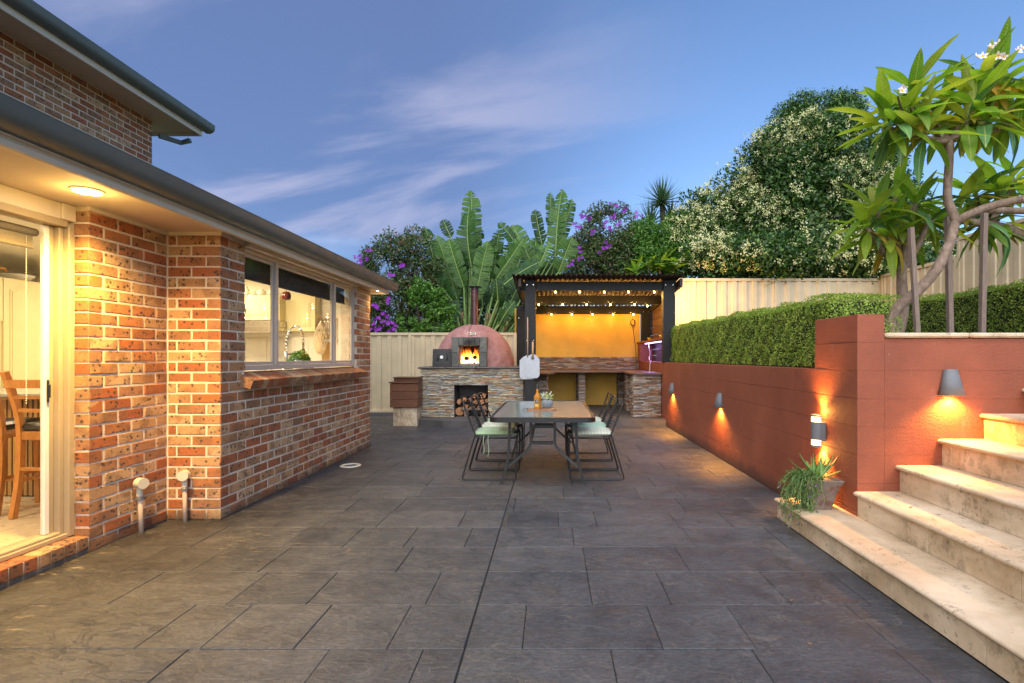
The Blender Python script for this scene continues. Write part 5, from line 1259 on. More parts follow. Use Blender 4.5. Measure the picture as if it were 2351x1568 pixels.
def cushion(x, y, rz, m, label, ties, group):
    N = 26; hx, hy = .215, .215; vv = []; F = []
    tu = [(a*.5, b*.5) for a in (-.7, .0, .7) for b in (-.7, .0, .7)]
    rr = random.Random(int(1000*x+100*y))
    ph = rr.random()*6
    for s_ in (1, -1):
        for i in range(N+1):
            for j in range(N+1):
                a, b = -1+2*i/N, -1+2*j/N
                e = max(0, (1-abs(a)**4)*(1-abs(b)**4))**.5
                h = .038*e*(1+.10*math.sin(3*a+ph)*math.cos(2.4*b))
                if s_ > 0:
                    for (p, q) in tu: h -= .021*math.exp(-(((a*.62-p)**2+(b*.62-q)**2)/.008))*e
                c = 1-.05*(abs(a*b)**3)-.02*math.sin(5*a+ph)*.5*(1-e)
                vv.append((a*hx*c, b*hy*c, .042+s_*h))
    n = (N+1)**2
    for s_ in (0, 1):
        for i in range(N):
            for j in range(N):
                q = (s_*n+i*(N+1)+j, s_*n+(i+1)*(N+1)+j, s_*n+(i+1)*(N+1)+j+1, s_*n+i*(N+1)+j+1); F.append(q if s_ == 0 else q[::-1])
    t_ = thing('seat_cushion', label, 'cushion', (x, y, .452), rz, group)
    MB().add(vv, F).build('pad', m, t_, True, True)
    pip = [(a*.215*1.0, b*.215, .042) for a, b in [(p/.5, q/.5) for p, q in rrect(.5, .5, .05)]]
    MB().tube(pip, .004, 5, True).build('piping', m, t_, True, True)
    if ties:
        for dx in (0, .05): MB().tube(chaikin([(-.10+dx, -.214, .03), (-.105+dx, -.24, -.03), (-.10+dx+.01, -.238, -.13), (-.105+dx, -.24, -.17-.03*(dx > 0))], 1), .004, 4).build('tie', M['cush_green'], t_, False, True)
ys = [5.86, 6.40, 6.94]
wl = ['end nearest the steps', 'middle seat', 'end nearest the pizza oven']; 
lm_ = ['cush_green', 'cush_pale', 'cush_green']; rm_ = ['cush_pale', 'cush_aqua', 'cush_pale']
nmm = {'cush_green': 'sage green', 'cush_pale': 'pale striped', 'cush_aqua': 'seafoam green'}
for i, y in enumerate(ys):
    chair(-.665+.0*i, y, 0, 'black wire chair on the brick house side of the table, '+wl[i], 'wire chairs around the table')
    cushion(-.625, y, 0, M[lm_[i]], '%s tufted cushion on the house side chair, %s' % (nmm[lm_[i]], wl[i]), i == 0, 'chair cushions')
    chair(.495, y, math.pi, 'black wire chair on the red wall side of the table, '+wl[i], 'wire chairs around the table')
    cushion(.455, y, math.pi, M[rm_[i]], '%s tufted cushion on the red wall side chair, %s' % (nmm[rm_[i]], wl[i]), False, 'chair cushions')
# things on the table
T1 = TZ+.0005
sbd = thing('serving_board', 'pointed acacia serving board with leather loop on the table', 'board', (-.12, 5.97, T1))
MB().prism([(-.275, 5.97), (-.25, 5.935), (-.10, 5.885), (.02, 5.90), (.062, 5.94), (.062, 5.975), (-.02, 6.03), (-.14, 6.055), (-.24, 6.0)], lambda a, b, d: (a, b, d), T1, T1+.016).build('board', M['acacia'], sbd)
MB().tube(chaikin([(-.262, 5.965, T1+.02), (-.30, 5.95, T1+.012), (-.34, 5.955, T1+.006), (-.30, 5.975, T1+.012), (-.262, 5.972, T1+.02)], 2), .003, 5).build('loop', M['black'], sbd)
T2 = T1+.0165
bt = thing('liqueur_bottle', 'amber liqueur bottle with round 43 label and black cap', 'bottle', (-.155, 5.95, T2))
bp = (-.155, 5.95, T2)
MB().lathe([(.030, 0), (.037, .004), (.037, .045), (.041, .125), (.041, .135), (.036, .150), (.022, .172), (.0165, .185), (.0155, .215), (.0165, .217), (.0165, .222)], bp, 28).build('glass_body', M['liquor'], bt, 'auto')
MB().lathe([(.0168, .2225), (.0165, .275), (.0155, .277)], bp, 20).build('cap', M['black'], bt, 'auto')
MB().lathe([(.0172, .212), (.0172, .226)], bp, 20).build('neck_band', simple('gold_foil', (.55, .33, .10), .35, .5), bt, 'auto')
lc = MB()
def curved_disc(r0, zc, off, n=24):
    c = [(0, 0)]+[(r0*math.cos(2*math.pi*k/n), r0*math.sin(2*math.pi*k/n)) for k in range(n)]
    f = lambda a, b: (bp[0]-.008+a, bp[1]-math.sqrt(max(1e-6, (.0395+off)**2-(a-.004)**2)), bp[2]+zc+b)
    return [f(a, b) for a, b in c], [(0, k+1, (k+1) % n+1) for k in range(n)]
for r0, off, m in ((.0255, .0025, simple('label_cream', (.70,.55,.35), .5)), (.0225, .003, simple('label_brown', (.025,.012,.008), .5))):
    v, f = curved_disc(r0, .088, off); MB().add(v, [q[::-1] for q in f]).build('label', m, bt)
text('43', .026, (bp[0]-.007, bp[1]-.0432, bp[2]+.088), Matrix.Rotation(H90, 4, 'X'), M['white'], bt)
ll = MB(); F = []; vv = []
for k in range(9):
    a = -.022+.044*k/8; yq = bp[1]-math.sqrt(.0398**2-a*a); vv += [(bp[0]-.006+a, yq, bp[2]+.030), (bp[0]-.006+a, yq, bp[2]+.056)]
for k in range(8): F.append((k*2, k*2+2, k*2+3, k*2+1))
ll.add(vv, F).build('label', simple('label_gold', (.62,.42,.12), .4), bt)
for i, (x, y) in enumerate(((-.045, 5.975), (-.118, 6.02))):
    t_ = thing('cocktail_glass', 'clear coupe cocktail glass standing %s' % ('in front of the succulent pot' if i == 0 else 'behind the amber bottle'), 'glass', (x, y, T2), group='coupe glasses')
    MB().lathe([(.030, 0), (.030, .002), (.006, .006), (.0045, .02), (.006, .05), (.0045, .075), (.008, .09), (.030, .108), (.042, .130), (.044, .148), (.0432, .148), (.041, .131), (.029, .110), (.006, .094)], (x, y, T2), 24).build('glass', M['drink_glass'], t_, 'auto')
    MB().lathe([(.028, .1105), (.036, .122), (.001, .122)], (x, y, T2), 18).build('drink', simple('clear_drink', (.55, .56, .52), .1), t_, True)
    MB().tube([(x+.012*math.cos(a), y-.02, T2+.130+.014*math.sin(a)) for a in [k*.6 for k in range(11)]], .003, 5).build('citrus_twist', simple('lemon_peel', (.55, .42, .03), .5), t_)
sp_ = thing('succulent_bowl', 'grey wavy stone bowl on the table holding a paddle succulent', 'bowl', (-.045, 6.24, T1))
MB().lathe([(.040, 0), (.062, .012), (.055, .02), (.070, .032), (.062, .042), (.072, .056), (.064, .064), (.068, .076), (.05, .092), (.044, .094), (.04, .085)], (-.045, 6.24, T1), 26).build('bowl', simple('grey_stone', (.22, .24, .27), .8, var=.2, nscale=30), sp_, True)
suc = thing('paddle_succulent', 'green and red paddle leaf succulent in the grey stone bowl', 'plant', (-.045, 6.24, T1+.09))
def paddle(parent, base, tip, hw, m):
    base = Vector(base); tip = Vector(tip); ax = tip-base; L = ax.length; ax.normalize(); sd_ = Vector((0,1,0)).cross(ax).normalized(); nr = ax.cross(sd_); vv = []; F = []
    NN = 10
    for i in range(NN+1):
        t = i/NN; ww = hw*math.sin(math.pi*min(.999, t**.75*.93+.05))**.8; c = base+ax*L*t+nr*(.15*L*math.sin(math.pi*t*.5))
        vv += [c-sd_*ww, c-nr*.004, c+sd_*ww, c+nr*.004]
    for i in range(NN):
        for k in range(4): F.append((i*4+k, i*4+(k+1) % 4, (i+1)*4+(k+1) % 4, (i+1)*4+k))
    MB().add(vv, F).build('leaf', m, parent, True)
sm1 = simple('succulent_pale', (.45, .52, .40), .5, var=.2, nscale=14); sm2 = simple('succulent_red_green', (.26, .28, .08), .5, var=.5, nscale=18)
sb_ = Vector((-.05, 6.24, T1+.09))
for (dx, dz, hw, dy, m) in ((-.075, .085, .016, -.01, sm1), (-.05, .10, .014, .02, sm1), (.0, .10, .038, .02, sm1), (.0, .09, .034, -.02, sm2), (.06, .11, .014, .01, sm1), (.085, .07, .022, -.01, sm2), (.08, .02, .016, -.02, sm2), (-.06, .05, .018, -.03, sm1), (.03, .06, .024, -.04, sm2)):
    paddle(suc, sb_, sb_+Vector((dx, dy, dz)), hw, m)

# ---------------------------------------------------------------- hedges
def hedge(name, label, x0, x1, y0, y1, z0, ztop, n, seed, faces='wnt'):
    r_ = np.random.default_rng(seed); t_ = thing(name, label, 'hedge', ((x0+x1)/2, (y0+y1)/2, z0))
    zt = lambda y: ztop(y) if callable(ztop) else ztop
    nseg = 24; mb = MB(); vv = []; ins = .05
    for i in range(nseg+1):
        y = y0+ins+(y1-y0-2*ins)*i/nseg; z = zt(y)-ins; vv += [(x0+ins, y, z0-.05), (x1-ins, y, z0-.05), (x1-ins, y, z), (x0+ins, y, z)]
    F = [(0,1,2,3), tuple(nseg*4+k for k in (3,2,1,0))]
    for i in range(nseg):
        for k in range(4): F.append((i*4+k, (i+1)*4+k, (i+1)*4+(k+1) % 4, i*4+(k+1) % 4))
    mb.add(vv, F).build('dark_core', M['hedge_core'], t_)  # solid dark core box, added to block light between the leaves
    hz = zt((y0+y1)/2)-z0; A = {'w': (y1-y0)*hz, 't': (y1-y0)*(x1-x0), 'n': (x1-x0)*hz, 'f': (x1-x0)*hz}
    tot = sum(A[f] for f in faces); C = []; Nn = []
    for f in faces:
        m = int(n*A[f]/tot); u = r_.uniform(size=m); v = r_.uniform(size=m)
        if f == 'w': y = y0+(y1-y0)*u; zz = np.array([zt(a) for a in y]); c = np.stack([np.full(m, x0), y, z0+(zz-z0)*v], 1); nn = (-1, 0, .25)
        elif f == 't': y = y0+(y1-y0)*u; zz = np.array([zt(a) for a in y]); c = np.stack([x0+(x1-x0)*v, y, zz], 1); nn = (0, -.1, 1)
        elif f == 'n': c = np.stack([x0+(x1-x0)*u, np.full(m, y0), z0+(zt(y0)-z0)*v], 1); nn = (0, -1, .25)
        else: c = np.stack([x0+(x1-x0)*u, np.full(m, y1), z0+(zt(y1)-z0)*v], 1); nn = (0, 1, .25)
        nn = np.array(nn, float); nn /= np.linalg.norm(nn)
        lump = .022*np.sin(c[:,1]*9.0+seed)*np.sin(c[:,2]*11)+.015*np.sin(c[:,1]*23+c[:,0]*17)*np.sin(c[:,2]*27+2)
        # rounded top edge
        c = c+nn*(lump-np.abs(r_.normal(size=m))*.018+.012)[:, None]
        C.append(c); Nn.append(np.tile(nn, (m, 1)))
    C = np.concatenate(C); Nn = np.concatenate(Nn); m = len(C)
    ex = np.maximum(0, .05-np.abs(C[:,0]-x0)); top = np.array([zt(a) for a in C[:,1]]); ez = np.maximum(0, .05-np.abs(C[:,2]-top)); k = np.minimum(ex, ez); C[:,0] += k*.5; C[:,2] -= k*.5
    nr = Nn+r_.normal(size=(m,3))*.5; nr /= np.linalg.norm(nr, axis=1)[:,None]
    ax = np.cross(nr, r_.normal(size=(m,3))); ax[:,2] += .5; ax /= np.linalg.norm(ax, axis=1)[:,None]; sd_ = np.cross(nr, ax); sd_ /= np.linalg.norm(sd_, axis=1)[:,None]
    L = r_.uniform(.013, .024, m)[:,None]; W = L*.32
    V = np.stack([C-ax*L*.5, C+sd_*W+nr*W*.3, C+ax*L*.5, C-sd_*W+nr*W*.3], 1)
    quadmesh('foliage', V, M['hedge'], 4, t_); return t_
hedge('box_hedge', 'long clipped box hedge on top of the terracotta wall', 2.36, 2.95, 4.42, 10.30, 1.24, lambda y: 1.93-.13*max(0, min(1, (10.3-y)/5.5))*.65+.01*math.sin(y*3), 62000, 3, 'wnt')
hedge('box_hedge', 'clipped box hedge behind the timber stakes', 4.55, 5.2, 3.6, 8.8, 1.40, lambda y: 2.06+.01*math.sin(y*4), 52000, 4, 'wtn')

# ---------------------------------------------------------------- frangipanis and stakes
def frang_leaf_mesh(seed, m):
    r_ = random.Random(seed); N = 9; vv = []; F = []; droop = r_.uniform(.08, .5); fold = r_.uniform(.15, .4); tw = r_.uniform(-.4, .4)
    for i in range(N+1):
        t = i/N; pet = .10
        if t < pet: ww = .012
        else:
            q = (t-pet)/(1-pet); ww = .012+.098*math.sin(math.pi*q**.85)**.85*(1-.25*q) if q < 1 else .001
        z = -droop*t*t; x = t*(1-droop*.25*t); wv = .008*math.sin(t*14+seed)
        a = tw*t
        vv += [(x, ww*math.cos(a), z+ww*fold+ww*math.sin(a)+wv), (x, 0, z), (x, -ww*math.cos(a), z+ww*fold-ww*math.sin(a)-wv)]
    for i in range(N):
        for k in (0, 1): F.append((i*3+k, i*3+k+1, (i+1)*3+k+1, (i+1)*3+k))
    return MB().add(vv, F).mesh('leaf', m, True)
FL = {k: [frang_leaf_mesh(i*7+j, M[k]) for i in range(6)] for j, k in enumerate(('frang', 'frang_y', 'frang_d'))}
def rosette(parent, c, axis, n, L, seed, lo=-25, hi=75, dull=.15, yel=.12):
    r_ = random.Random(seed); c = Vector(c); axis = Vector(axis).normalized(); q = Vector((0,0,1)).rotation_difference(axis)
    n = int(n*1.25)
    for k in range(n):
        t = (k+.5)/n; el = R(hi+(lo-hi)*t**.8+r_.uniform(-9, 9)); az = k*2.39996+r_.uniform(-.3, .3)
        d = q @ Vector((math.cos(el)*math.cos(az), math.cos(el)*math.sin(az), math.sin(el)))
        up = Vector((0,0,1)) if abs(d.z) < .93 else axis.orthogonal()
        y = up.cross(d).normalized(); z = d.cross(y)
        kind = 'frang_y' if (t > .6 and r_.random() < yel*2.2) else ('frang_d' if r_.random() < dull else 'frang')
        S = 1.14*L*r_.uniform(.75, 1.15)*(.72+.5*math.sin(math.pi*min(1, t+.15)))
        M4 = Matrix.Translation(c-axis*(.12*t*L*1.6)) @ Matrix((d, y, z)).transposed().to_4x4() @ Matrix.Diagonal((S, S*1.0, S, 1))
        inst(r_.choice(FL[kind]), 'leaf', None, 0, parent, mat4=M4)
def frangi_flowers(parent, c, n, seed, spread=.05):
    r_ = random.Random(seed); c = Vector(c)
    for k in range(n):
        p = c+Vector((r_.gauss(0, spread), r_.gauss(-.03, spread*.5), r_.gauss(0, spread))); mb = MB(); nr = Vector((r_.gauss(0,.5), -1, r_.gauss(.2,.5))).to_track_quat('Z', 'X').to_matrix()
        for a in range(5):
            b = 2*math.pi*a/5; u = Vector((math.cos(b), math.sin(b), .45)); s_ = Vector((-math.sin(b), math.cos(b), .1)); o_ = [Vector((0,0,0)), u*.018+s_*.011, u*.034+s_*.006, u*.036-s_*.004, u*.018-s_*.011]
            mb.mi = 0; mb.add([p+nr @ q for q in o_], [(0,1,2,3,4)])
            mb.mi = 1; mb.add([p+nr @ (q*.38+Vector((0,0,.0015))) for q in o_], [(0,1,2,3,4)])
        mb.build('flower', [M['petal_white'], M['petal_yellow']], parent)
fg1 = thing('frangipani_tree', 'leaning frangipani tree with long glossy leaves and pale flowers', 'tree', (2.95, 4.5, 1.4))
Z5 = PZ(3200, 650, 1.845); Z4 = PZ(3200, 50, 2.09); YF1 = 4.35
def limb(parent, pts, r0, r1, name='branch', m=None):
    p = chaikin(pts, 3); n = len(p); MB().tube(p, [r0+(r1-r0)*i/(n-1) for i in range(n)], 12).build(name, m or M['trunk'], parent, True)
limb(fg1, [Z5(660, 1290, YF1+.1), Z5(665, 1150, YF1+.1), Z5(720, 1060, YF1+.06), Z5(860, 960, YF1), Z5(1000, 810, YF1-.05), Z5(1090, 640, YF1-.05), Z5(1130, 500, YF1), Z5(1150, 420, YF1)], .05, .034, 'trunk')
limb(fg1, [Z5(1150, 440, YF1), Z5(1120, 350, YF1), Z5(1085, 280, YF1), Z5(1090, 150, YF1), Z5(1100, 0, YF1), Z5(1104, -130, YF1), Z5(1104, -175, YF1)], .036, .028)
limb(fg1, [Z5(1150, 440, YF1), Z5(1230, 390, YF1-.05), Z5(1400, 320, YF1-.1), Z5(1660, 265, YF1-.2), Z5(1800, 250, YF1-.3)], .036, .028)
limb(fg1, [Z5(1250, 380, YF1-.05), Z5(1420, 350, YF1), Z5(1660, 360, YF1), Z5(1800, 350, YF1)], .03, .024)
top = Z4(1250, 1070, YF1)
tips = [((930, 790), (-.25, -.1, 1), 22, .0, .36), ((800, 930), (-.9, -.15, .5), 18, .0, .36), ((960, 640), (.0, 0, 1), 14, .05, .34), ((1470, 760), (.15, -.1, 1), 22, -.05, .37), ((1530, 560), (.1, 0, 1), 18, .0, .37), ((1640, 640), (.7, -.1, .8), 18, .05, .37), ((1400, 900), (-.2, -.5, .5), 14, -.1, .34), ((1180, 900), (-.1, .4, .8), 16, .2, .33), ((1750, 900), (.6, .2, .7), 18, .1, .36), ((1850, 700), (.4, 0, 1), 14, 0, .36), ((700, 960), (-1, -.1, .1), 14, .05, .36), ((1050, 1000), (-.2, -.4, .2), 12, -.1, .34), ((1560, 900), (.3, -.4, .4), 12, -.1, .34)]
for i, ((zx, zy), ax, n, dy, L) in enumerate(tips):
    c = Z4(zx, zy, YF1+dy); limb(fg1, [top, (top+c)/2+Vector((0, 0, -.05)), c-Vector(ax).normalized()*.1, c], .022, .012, 'branch', M['trunk'])
    rosette(fg1, c, ax, n, L, 100+i, lo=-62, hi=78, yel=.18)
frangi_flowers(fg1, Z4(820, 650, YF1-.15), 2, 1, .02); frangi_flowers(fg1, Z4(1690, 350, YF1-.1), 6, 2, .05); frangi_flowers(fg1, Z4(1600, 300, YF1-.1), 3, 3, .03); frangi_flowers(fg1, Z4(1455, 385, YF1-.1), 1, 4, .01)
limb(fg1, [Z4(900, 880, YF1-.05), Z4(850, 820, YF1-.1), Z4(815, 700, YF1-.14)], .012, .006, 'flower_stalk', M['branch']); limb(fg1, [Z4(1580, 500, YF1-.05), Z4(1640, 440, YF1-.1), Z4(1690, 380, YF1-.1)], .012, .006, 'flower_stalk', M['branch'])
fg2 = thing('frangipani_tree', 'shorter upright frangipani tree behind the leaning one', 'tree', (3.6, 5.0, 1.4)); YF2 = 5.0
limb(fg2, [Z5(700, 1300, YF2), Z5(740, 1180, YF2), Z5(760, 1080, YF2), Z5(752, 950, YF2), Z5(748, 790, YF2)], .065, .04, 'trunk')
f2 = Z5(748, 800, YF2)
for i, ((zx, zy), ax, n, L) in enumerate([((560, 360), (-.35, -.1, 1), 20, .36), ((640, 560), (-.8, -.2, .45), 18, .36), ((790, 470), (.1, -.4, .8), 16, .36), ((850, 300), (.2, 0, 1), 18, .36), ((480, 480), (-.7, .1, .7), 16, .34), ((700, 250), (0, .2, 1), 14, .34), ((980, 420), (.7, .1, .6), 14, .34)]):
    c = Z5(zx, zy, YF2+(.2 if i % 3 == 2 else -.05)); limb(fg2, [f2, (f2+c)/2+Vector((0, 0, -.04)), c-Vector(ax).normalized()*.08, c], .036, .016)
    rosette(fg2, c, ax, n, L, 200+i, lo=-55, hi=75, yel=.16)
fg3 = thing('frangipani_tree', 'frangipani crown in front of the taller side fence', 'tree', (4.6, 5.2, 1.4)); YF3 = 5.0
limb(fg3, [Vector((5.6, 5.0, 1.4)), Vector((5.4, 5.0, 2.0)), Z5(1600, 500, YF3), Z5(1350, 450, YF3), Z5(1200, 430, YF3)], .06, .03, 'trunk')
for i, ((zx, zy), ax, n) in enumerate([((1330, 440), (-.3, -.3, .3), 18), ((1470, 420), (.2, -.3, .4), 18), ((1300, 230), (0, .1, 1), 18), ((1480, 210), (.2, 0, 1), 18), ((1590, 120), (.3, 0, 1), 16), ((1180, 330), (-.4, .2, .9), 12)]):
    c = Z5(zx, zy, YF3+.05*(i % 3)); limb(fg3, [Z5(1400, 470, YF3), c-Vector(ax).normalized()*.08, c], .025, .014); rosette(fg3, c, ax, n, .36, 300+i, lo=-70 if i < 2 else -35, hi=60, yel=.1)
for i, (a, b, wd, lb) in enumerate([((818, 480), (872, 1262), .055, 'leaning weathered timber stake beside the frangipani trunks'), ((1090, 400), (1110, 1262), .062, 'weathered timber stake behind the leaning trunk'), ((1360, 375), (1340, 1262), .058, 'weathered timber stake propping the side branch')]):
    p0, p1 = Z5(*b, 4.18+.3*(i == 1)), Z5(*a, 4.18+.3*(i == 1)); p0.z = 1.38
    o = MB().tube([p0, p1], wd*.44, 4).build('garden_stake', M['stake']); tag(o, lb, 'stake', 'stakes in the garden bed')

# ---------------------------------------------------------------- plants beyond the fence
def canopy(name, label, cat, blobs, Y, clumps, clr, n, size, m, seed, trunk=None, depth=1.0, aspect=.45, hollow=.55, group=None):
    r_ = np.random.default_rng(seed); C = []; Rr = []
    for bb in blobs:                     # in view pixels at distance Y
        x, y, rx, ry = bb[:4]; Yq = bb[4] if len(bb) > 4 else Y
        s = FP/Yq; c = np.array([(x-1265)/s, Yq, EYE-(y-820)/s]); a = np.array([rx/s, max(rx, ry)/s*depth*.8, ry/s]); k = max(4, int(clumps*rx*ry/sum(b[2]*b[3] for b in blobs)))
        d = r_.normal(size=(k, 3)); d /= np.linalg.norm(d, axis=1)[:, None]; d[:, 1] = np.where(r_.uniform(size=k) < .65, -np.abs(d[:, 1]), d[:, 1])
        rad = r_.uniform(hollow, 1.0, k)**.5; C.append(c+d*a*rad[:, None]); Rr.append(r_.uniform(clr*.6, clr*1.35, k))
    C = np.concatenate(C); Rr = np.concatenate(Rr)
    base = C.mean(axis=0); t_ = thing(name, label, cat, (base[0], base[1], 0), group=group)
    leafcloud('crown', C, Rr, n, size, m, t_, aspect, seed+1, squash=.85)
    if trunk:
        for (x0, x1, zt) in trunk:
            limb(t_, [(x0, Y, -.05), (x0*.8+x1*.2, Y, zt*.45), (x1, Y+.05, zt)], .10, .03, 'trunk', M['branch'])
    br = MB(); idx = r_.choice(len(C), min(len(C), 34), False)
    for i in idx:
        e = Vector(C[i]); s_ = Vector((base[0]*.6+e.x*.4, Y+.05, max(.4, min(e.z*.55, base[2]*.75)))); br.tube(chaikin([s_, (s_+e)/2+Vector((0, 0, .15)), e], 1), [.028, .024, .018, .006][:len(chaikin([s_, (s_+e)/2, e], 1))] if False else .014, 5)
    br.build('branch', M['branch'], t_); return t_, C, Rr
tr, C, Rr = canopy('flowering_tree', 'large dark tree covered in pale yellow blossom beyond the fence', 'tree', [(1840, 490, 175, 140), (1670, 545, 110, 90), (1880, 325, 105, 66), (1765, 415, 110, 90), (1990, 510, 130, 115), (1980, 400, 90, 80), (1630, 490, 66, 60), (2110, 590, 80, 55), (1790, 355, 60, 40), (1590, 590, 60, 46), (1575, 545, 40, 50, 14.0), (1700, 605, 110, 42, 14.2), (1860, 610, 130, 40, 14.4), (2000, 605, 110, 44, 14.0), (1620, 600, 60, 40, 13.4), (2100, 620, 70, 40, 13.6), (1640, 588, 50, 32, 12.3), (1740, 586, 70, 34, 12.2), (1860, 588, 80, 34, 12.2), (1980, 586, 80, 36, 12.2), (2080, 598, 60, 32, 12.3)], 15.0, 760, .46, 190000, (.07, .135), M['tree1'], 21, [(5.5, 6.3, 4.5), (8.3, 8.2, 4.5)], .8, .5, .12)
r_ = np.random.default_rng(5)
sel = [i for i in range(len(C)) if C[i][1] < 15.4 ]
FV = []; 
for i in sel:
    w_ = .35+.65*max(0, 1-(C[i][0]-4)/6); bl_ = math.sin(C[i][0]*1.9+1.3)*math.sin(C[i][2]*1.7+.6)+r_.normal()*.45; nb_ = int(r_.integers(9, 20)*w_) if bl_ > .1 else int(r_.integers(0, 3)*w_)
    for q in range(nb_):
        d = r_.normal(size=3); d[1] = -abs(d[1])*1.2-.25; d[2] += .25; d /= np.linalg.norm(d); c0 = C[i]+d*Rr[i]*r_.uniform(.88, 1.06)
        for p in range(16):
            c = c0+r_.normal(size=3)*.045; n_ = d+r_.normal(size=3)*.5; n_ /= np.linalg.norm(n_); u = np.cross(n_, r_.normal(size=3)); u /= np.linalg.norm(u); v = np.cross(n_, u); s_ = r_.uniform(.015, .027); FV.append([c-u*s_, c+v*s_*.8, c+u*s_, c-v*s_*.8])
quadmesh('blossom', np.array(FV), M['tree1_fl'], 4, tr)
t2, C2, R2 = canopy('windblown_tree', 'darker leafy tree top rising behind the blossom tree', 'tree', [(1880, 270, 90, 42), (1800, 300, 55, 38), (1930, 255, 50, 30)], 18.0, 90, .42, 16000, (.07, .13), M['tree1'], 22, [(8.5, 9.0, 8.0)], .6)
FV = []
for i in range(len(C2)):
    for p in range(26):
        d = r_.normal(size=3); d[1] = -abs(d[1]); d /= np.linalg.norm(d); c = C2[i]+d*R2[i]; u = r_.normal(size=3); u /= np.linalg.norm(u); v = np.cross(d, u); s_ = .05; FV.append([c-u*s_, c+v*s_*.5, c+u*s_, c-v*s_*.5])
quadmesh('young_leaves', np.array(FV), M['citrus'], 4, t2)
tl, C3, R3 = canopy('tibouchina_shrub', 'purple flowering tibouchina shrub beside the house eave', 'shrub', [(930, 570, 62, 40), (905, 690, 60, 70), (960, 640, 55, 60), (870, 720, 40, 45), (985, 700, 40, 50)], 13.4, 150, .26, 15000, (.06, .12), M['tib'], 31, [(-4.0, -3.8, 3.0)], .8, .38)
t0, C4, R4 = canopy('tibouchina_shrub', 'purple topped shrub just showing over the house gutter', 'shrub', [(845, 605, 26, 34), (850, 680, 40, 50)], 14.5, 40, .25, 4200, (.06, .12), M['tib'], 33, None, .8, .38)
tR, C5, R5 = canopy('tibouchina_shrub', 'purple flowering tibouchina shrub behind the pergola roof', 'shrub', [(1400, 540, 70, 62), (1345, 590, 45, 45), (1440, 580, 80, 55), (1390, 610, 80, 40)], 14.2, 190, .28, 20000, (.06, .12), M['tib'], 35, [(1.6, 1.7, 3.0)], .8, .36)
t3, C6, R6 = canopy('green_shrub', 'bright green leafy shrub behind the fence beside the oven', 'shrub', [(985, 690, 40, 40), (1015, 725, 36, 36), (945, 745, 45, 26), (960, 665, 22, 24), (1030, 750, 30, 22)], 12.9, 70, .15, 5200, (.06, .11), M['citrus'], 37, None, .8, .42)
t4, C7, R7 = canopy('green_shrub', 'mid green leafy shrub between the purple shrub and the blossom tree', 'shrub', [(1500, 570, 55, 62), (1530, 610, 40, 40), (1560, 560, 40, 70)], 13.9, 120, .26, 12000, (.07, .13), M['citrus'], 39, None, .8, .34)
t5, C8, R8 = canopy('dark_shrub', 'dark background foliage along the fence behind the palm leaves', 'shrub', [(1100, 740, 90, 45), (1000, 750, 70, 40), (1170, 720, 80, 60), (1320, 640, 90, 40), (900, 760, 60, 30)], 15.2, 150, .32, 12000, (.08, .16), M['tree1'], 41, None, .6, .4)
def flowers_at(parent, pts, fn, Y, size=.05, cl=3):
    for (x, y) in pts:
        p = fn(x, y, Y)
        for k in range(cl): put_flower(p+Vector((random.gauss(0, .06), random.uniform(-.08, .02), random.gauss(0, .05))), size*random.uniform(.8, 1.2), parent)
Zb = PZ(1400, 700, 2.24); Zc = PZ(2200, 700, 1.959); Zw = PZ(900, 950, 1.96)
flowers_at(tl, [(255,1195),(300,1260),(235,1290),(290,1340),(365,1300),(390,1365),(275,1380),(210,1170),(340,1130),(205,1380),(415,1340),(475,805),(355,880)], Zb, 12.75, .06, 3)
flowers_at(t0, [(80,770),(110,760),(150,745),(180,690),(60,750)], Zb, 14.0, .06, 3)
flowers_at(tR, [(265,330),(230,390),(515,235),(425,370),(485,330),(470,430),(575,290),(535,388),(700,330),(340,455),(445,540),(250,590),(420,590),(220,665),(165,700),(210,400),(290,320)], Zc, 13.6, .058, 3)
# yucca
yu = thing('yucca', 'spiky yucca head standing above the shrubs', 'plant', (2.9, 14.6, 0))
limb(yu, [P(1530, 700, 14.6), P(1525, 560, 14.6), P(1520, 465, 14.6)], .09, .07, 'trunk', M['branch']); limb(yu, [P(1525, 600, 14.6), P(1500, 520, 14.5)], .06, .05, 'branch', M['branch'])
for (px, py, n, L) in ((1519, 462, 95, .72), (1540, 500, 50, .6), (1494, 512, 60, .75)):
    c = P(px, py, 14.5)
    for k in range(n):
        t = (k+.5)/n; el = R(85-120*t); az = k*2.4; d = Vector((math.cos(el)*math.cos(az), math.cos(el)*math.sin(az), math.sin(el))); blade(c, c+d*L*random.uniform(.8, 1.1), .026, M['yucca'], yu, sag=.04, nseg=3)
# frangipani seedlings behind the pergola roof
fg4 = thing('frangipani_tree', 'young frangipani leaves peeping over the pergola roof', 'tree', (2.4, 13.4, 1.3))
for i, (zx, zy) in enumerate(((770, 700), (860, 690), (960, 720), (1050, 690), (680, 730))):
    c = Zc(zx, zy+25, 13.5); limb(fg4, [Vector((c.x, c.y, 1.0)), c], .03, .02, 'stem'); rosette(fg4, c, (random.uniform(-.2,.2), -.1, 1), 18, .52, 400+i, lo=-10, hi=70, yel=.05, dull=.3)
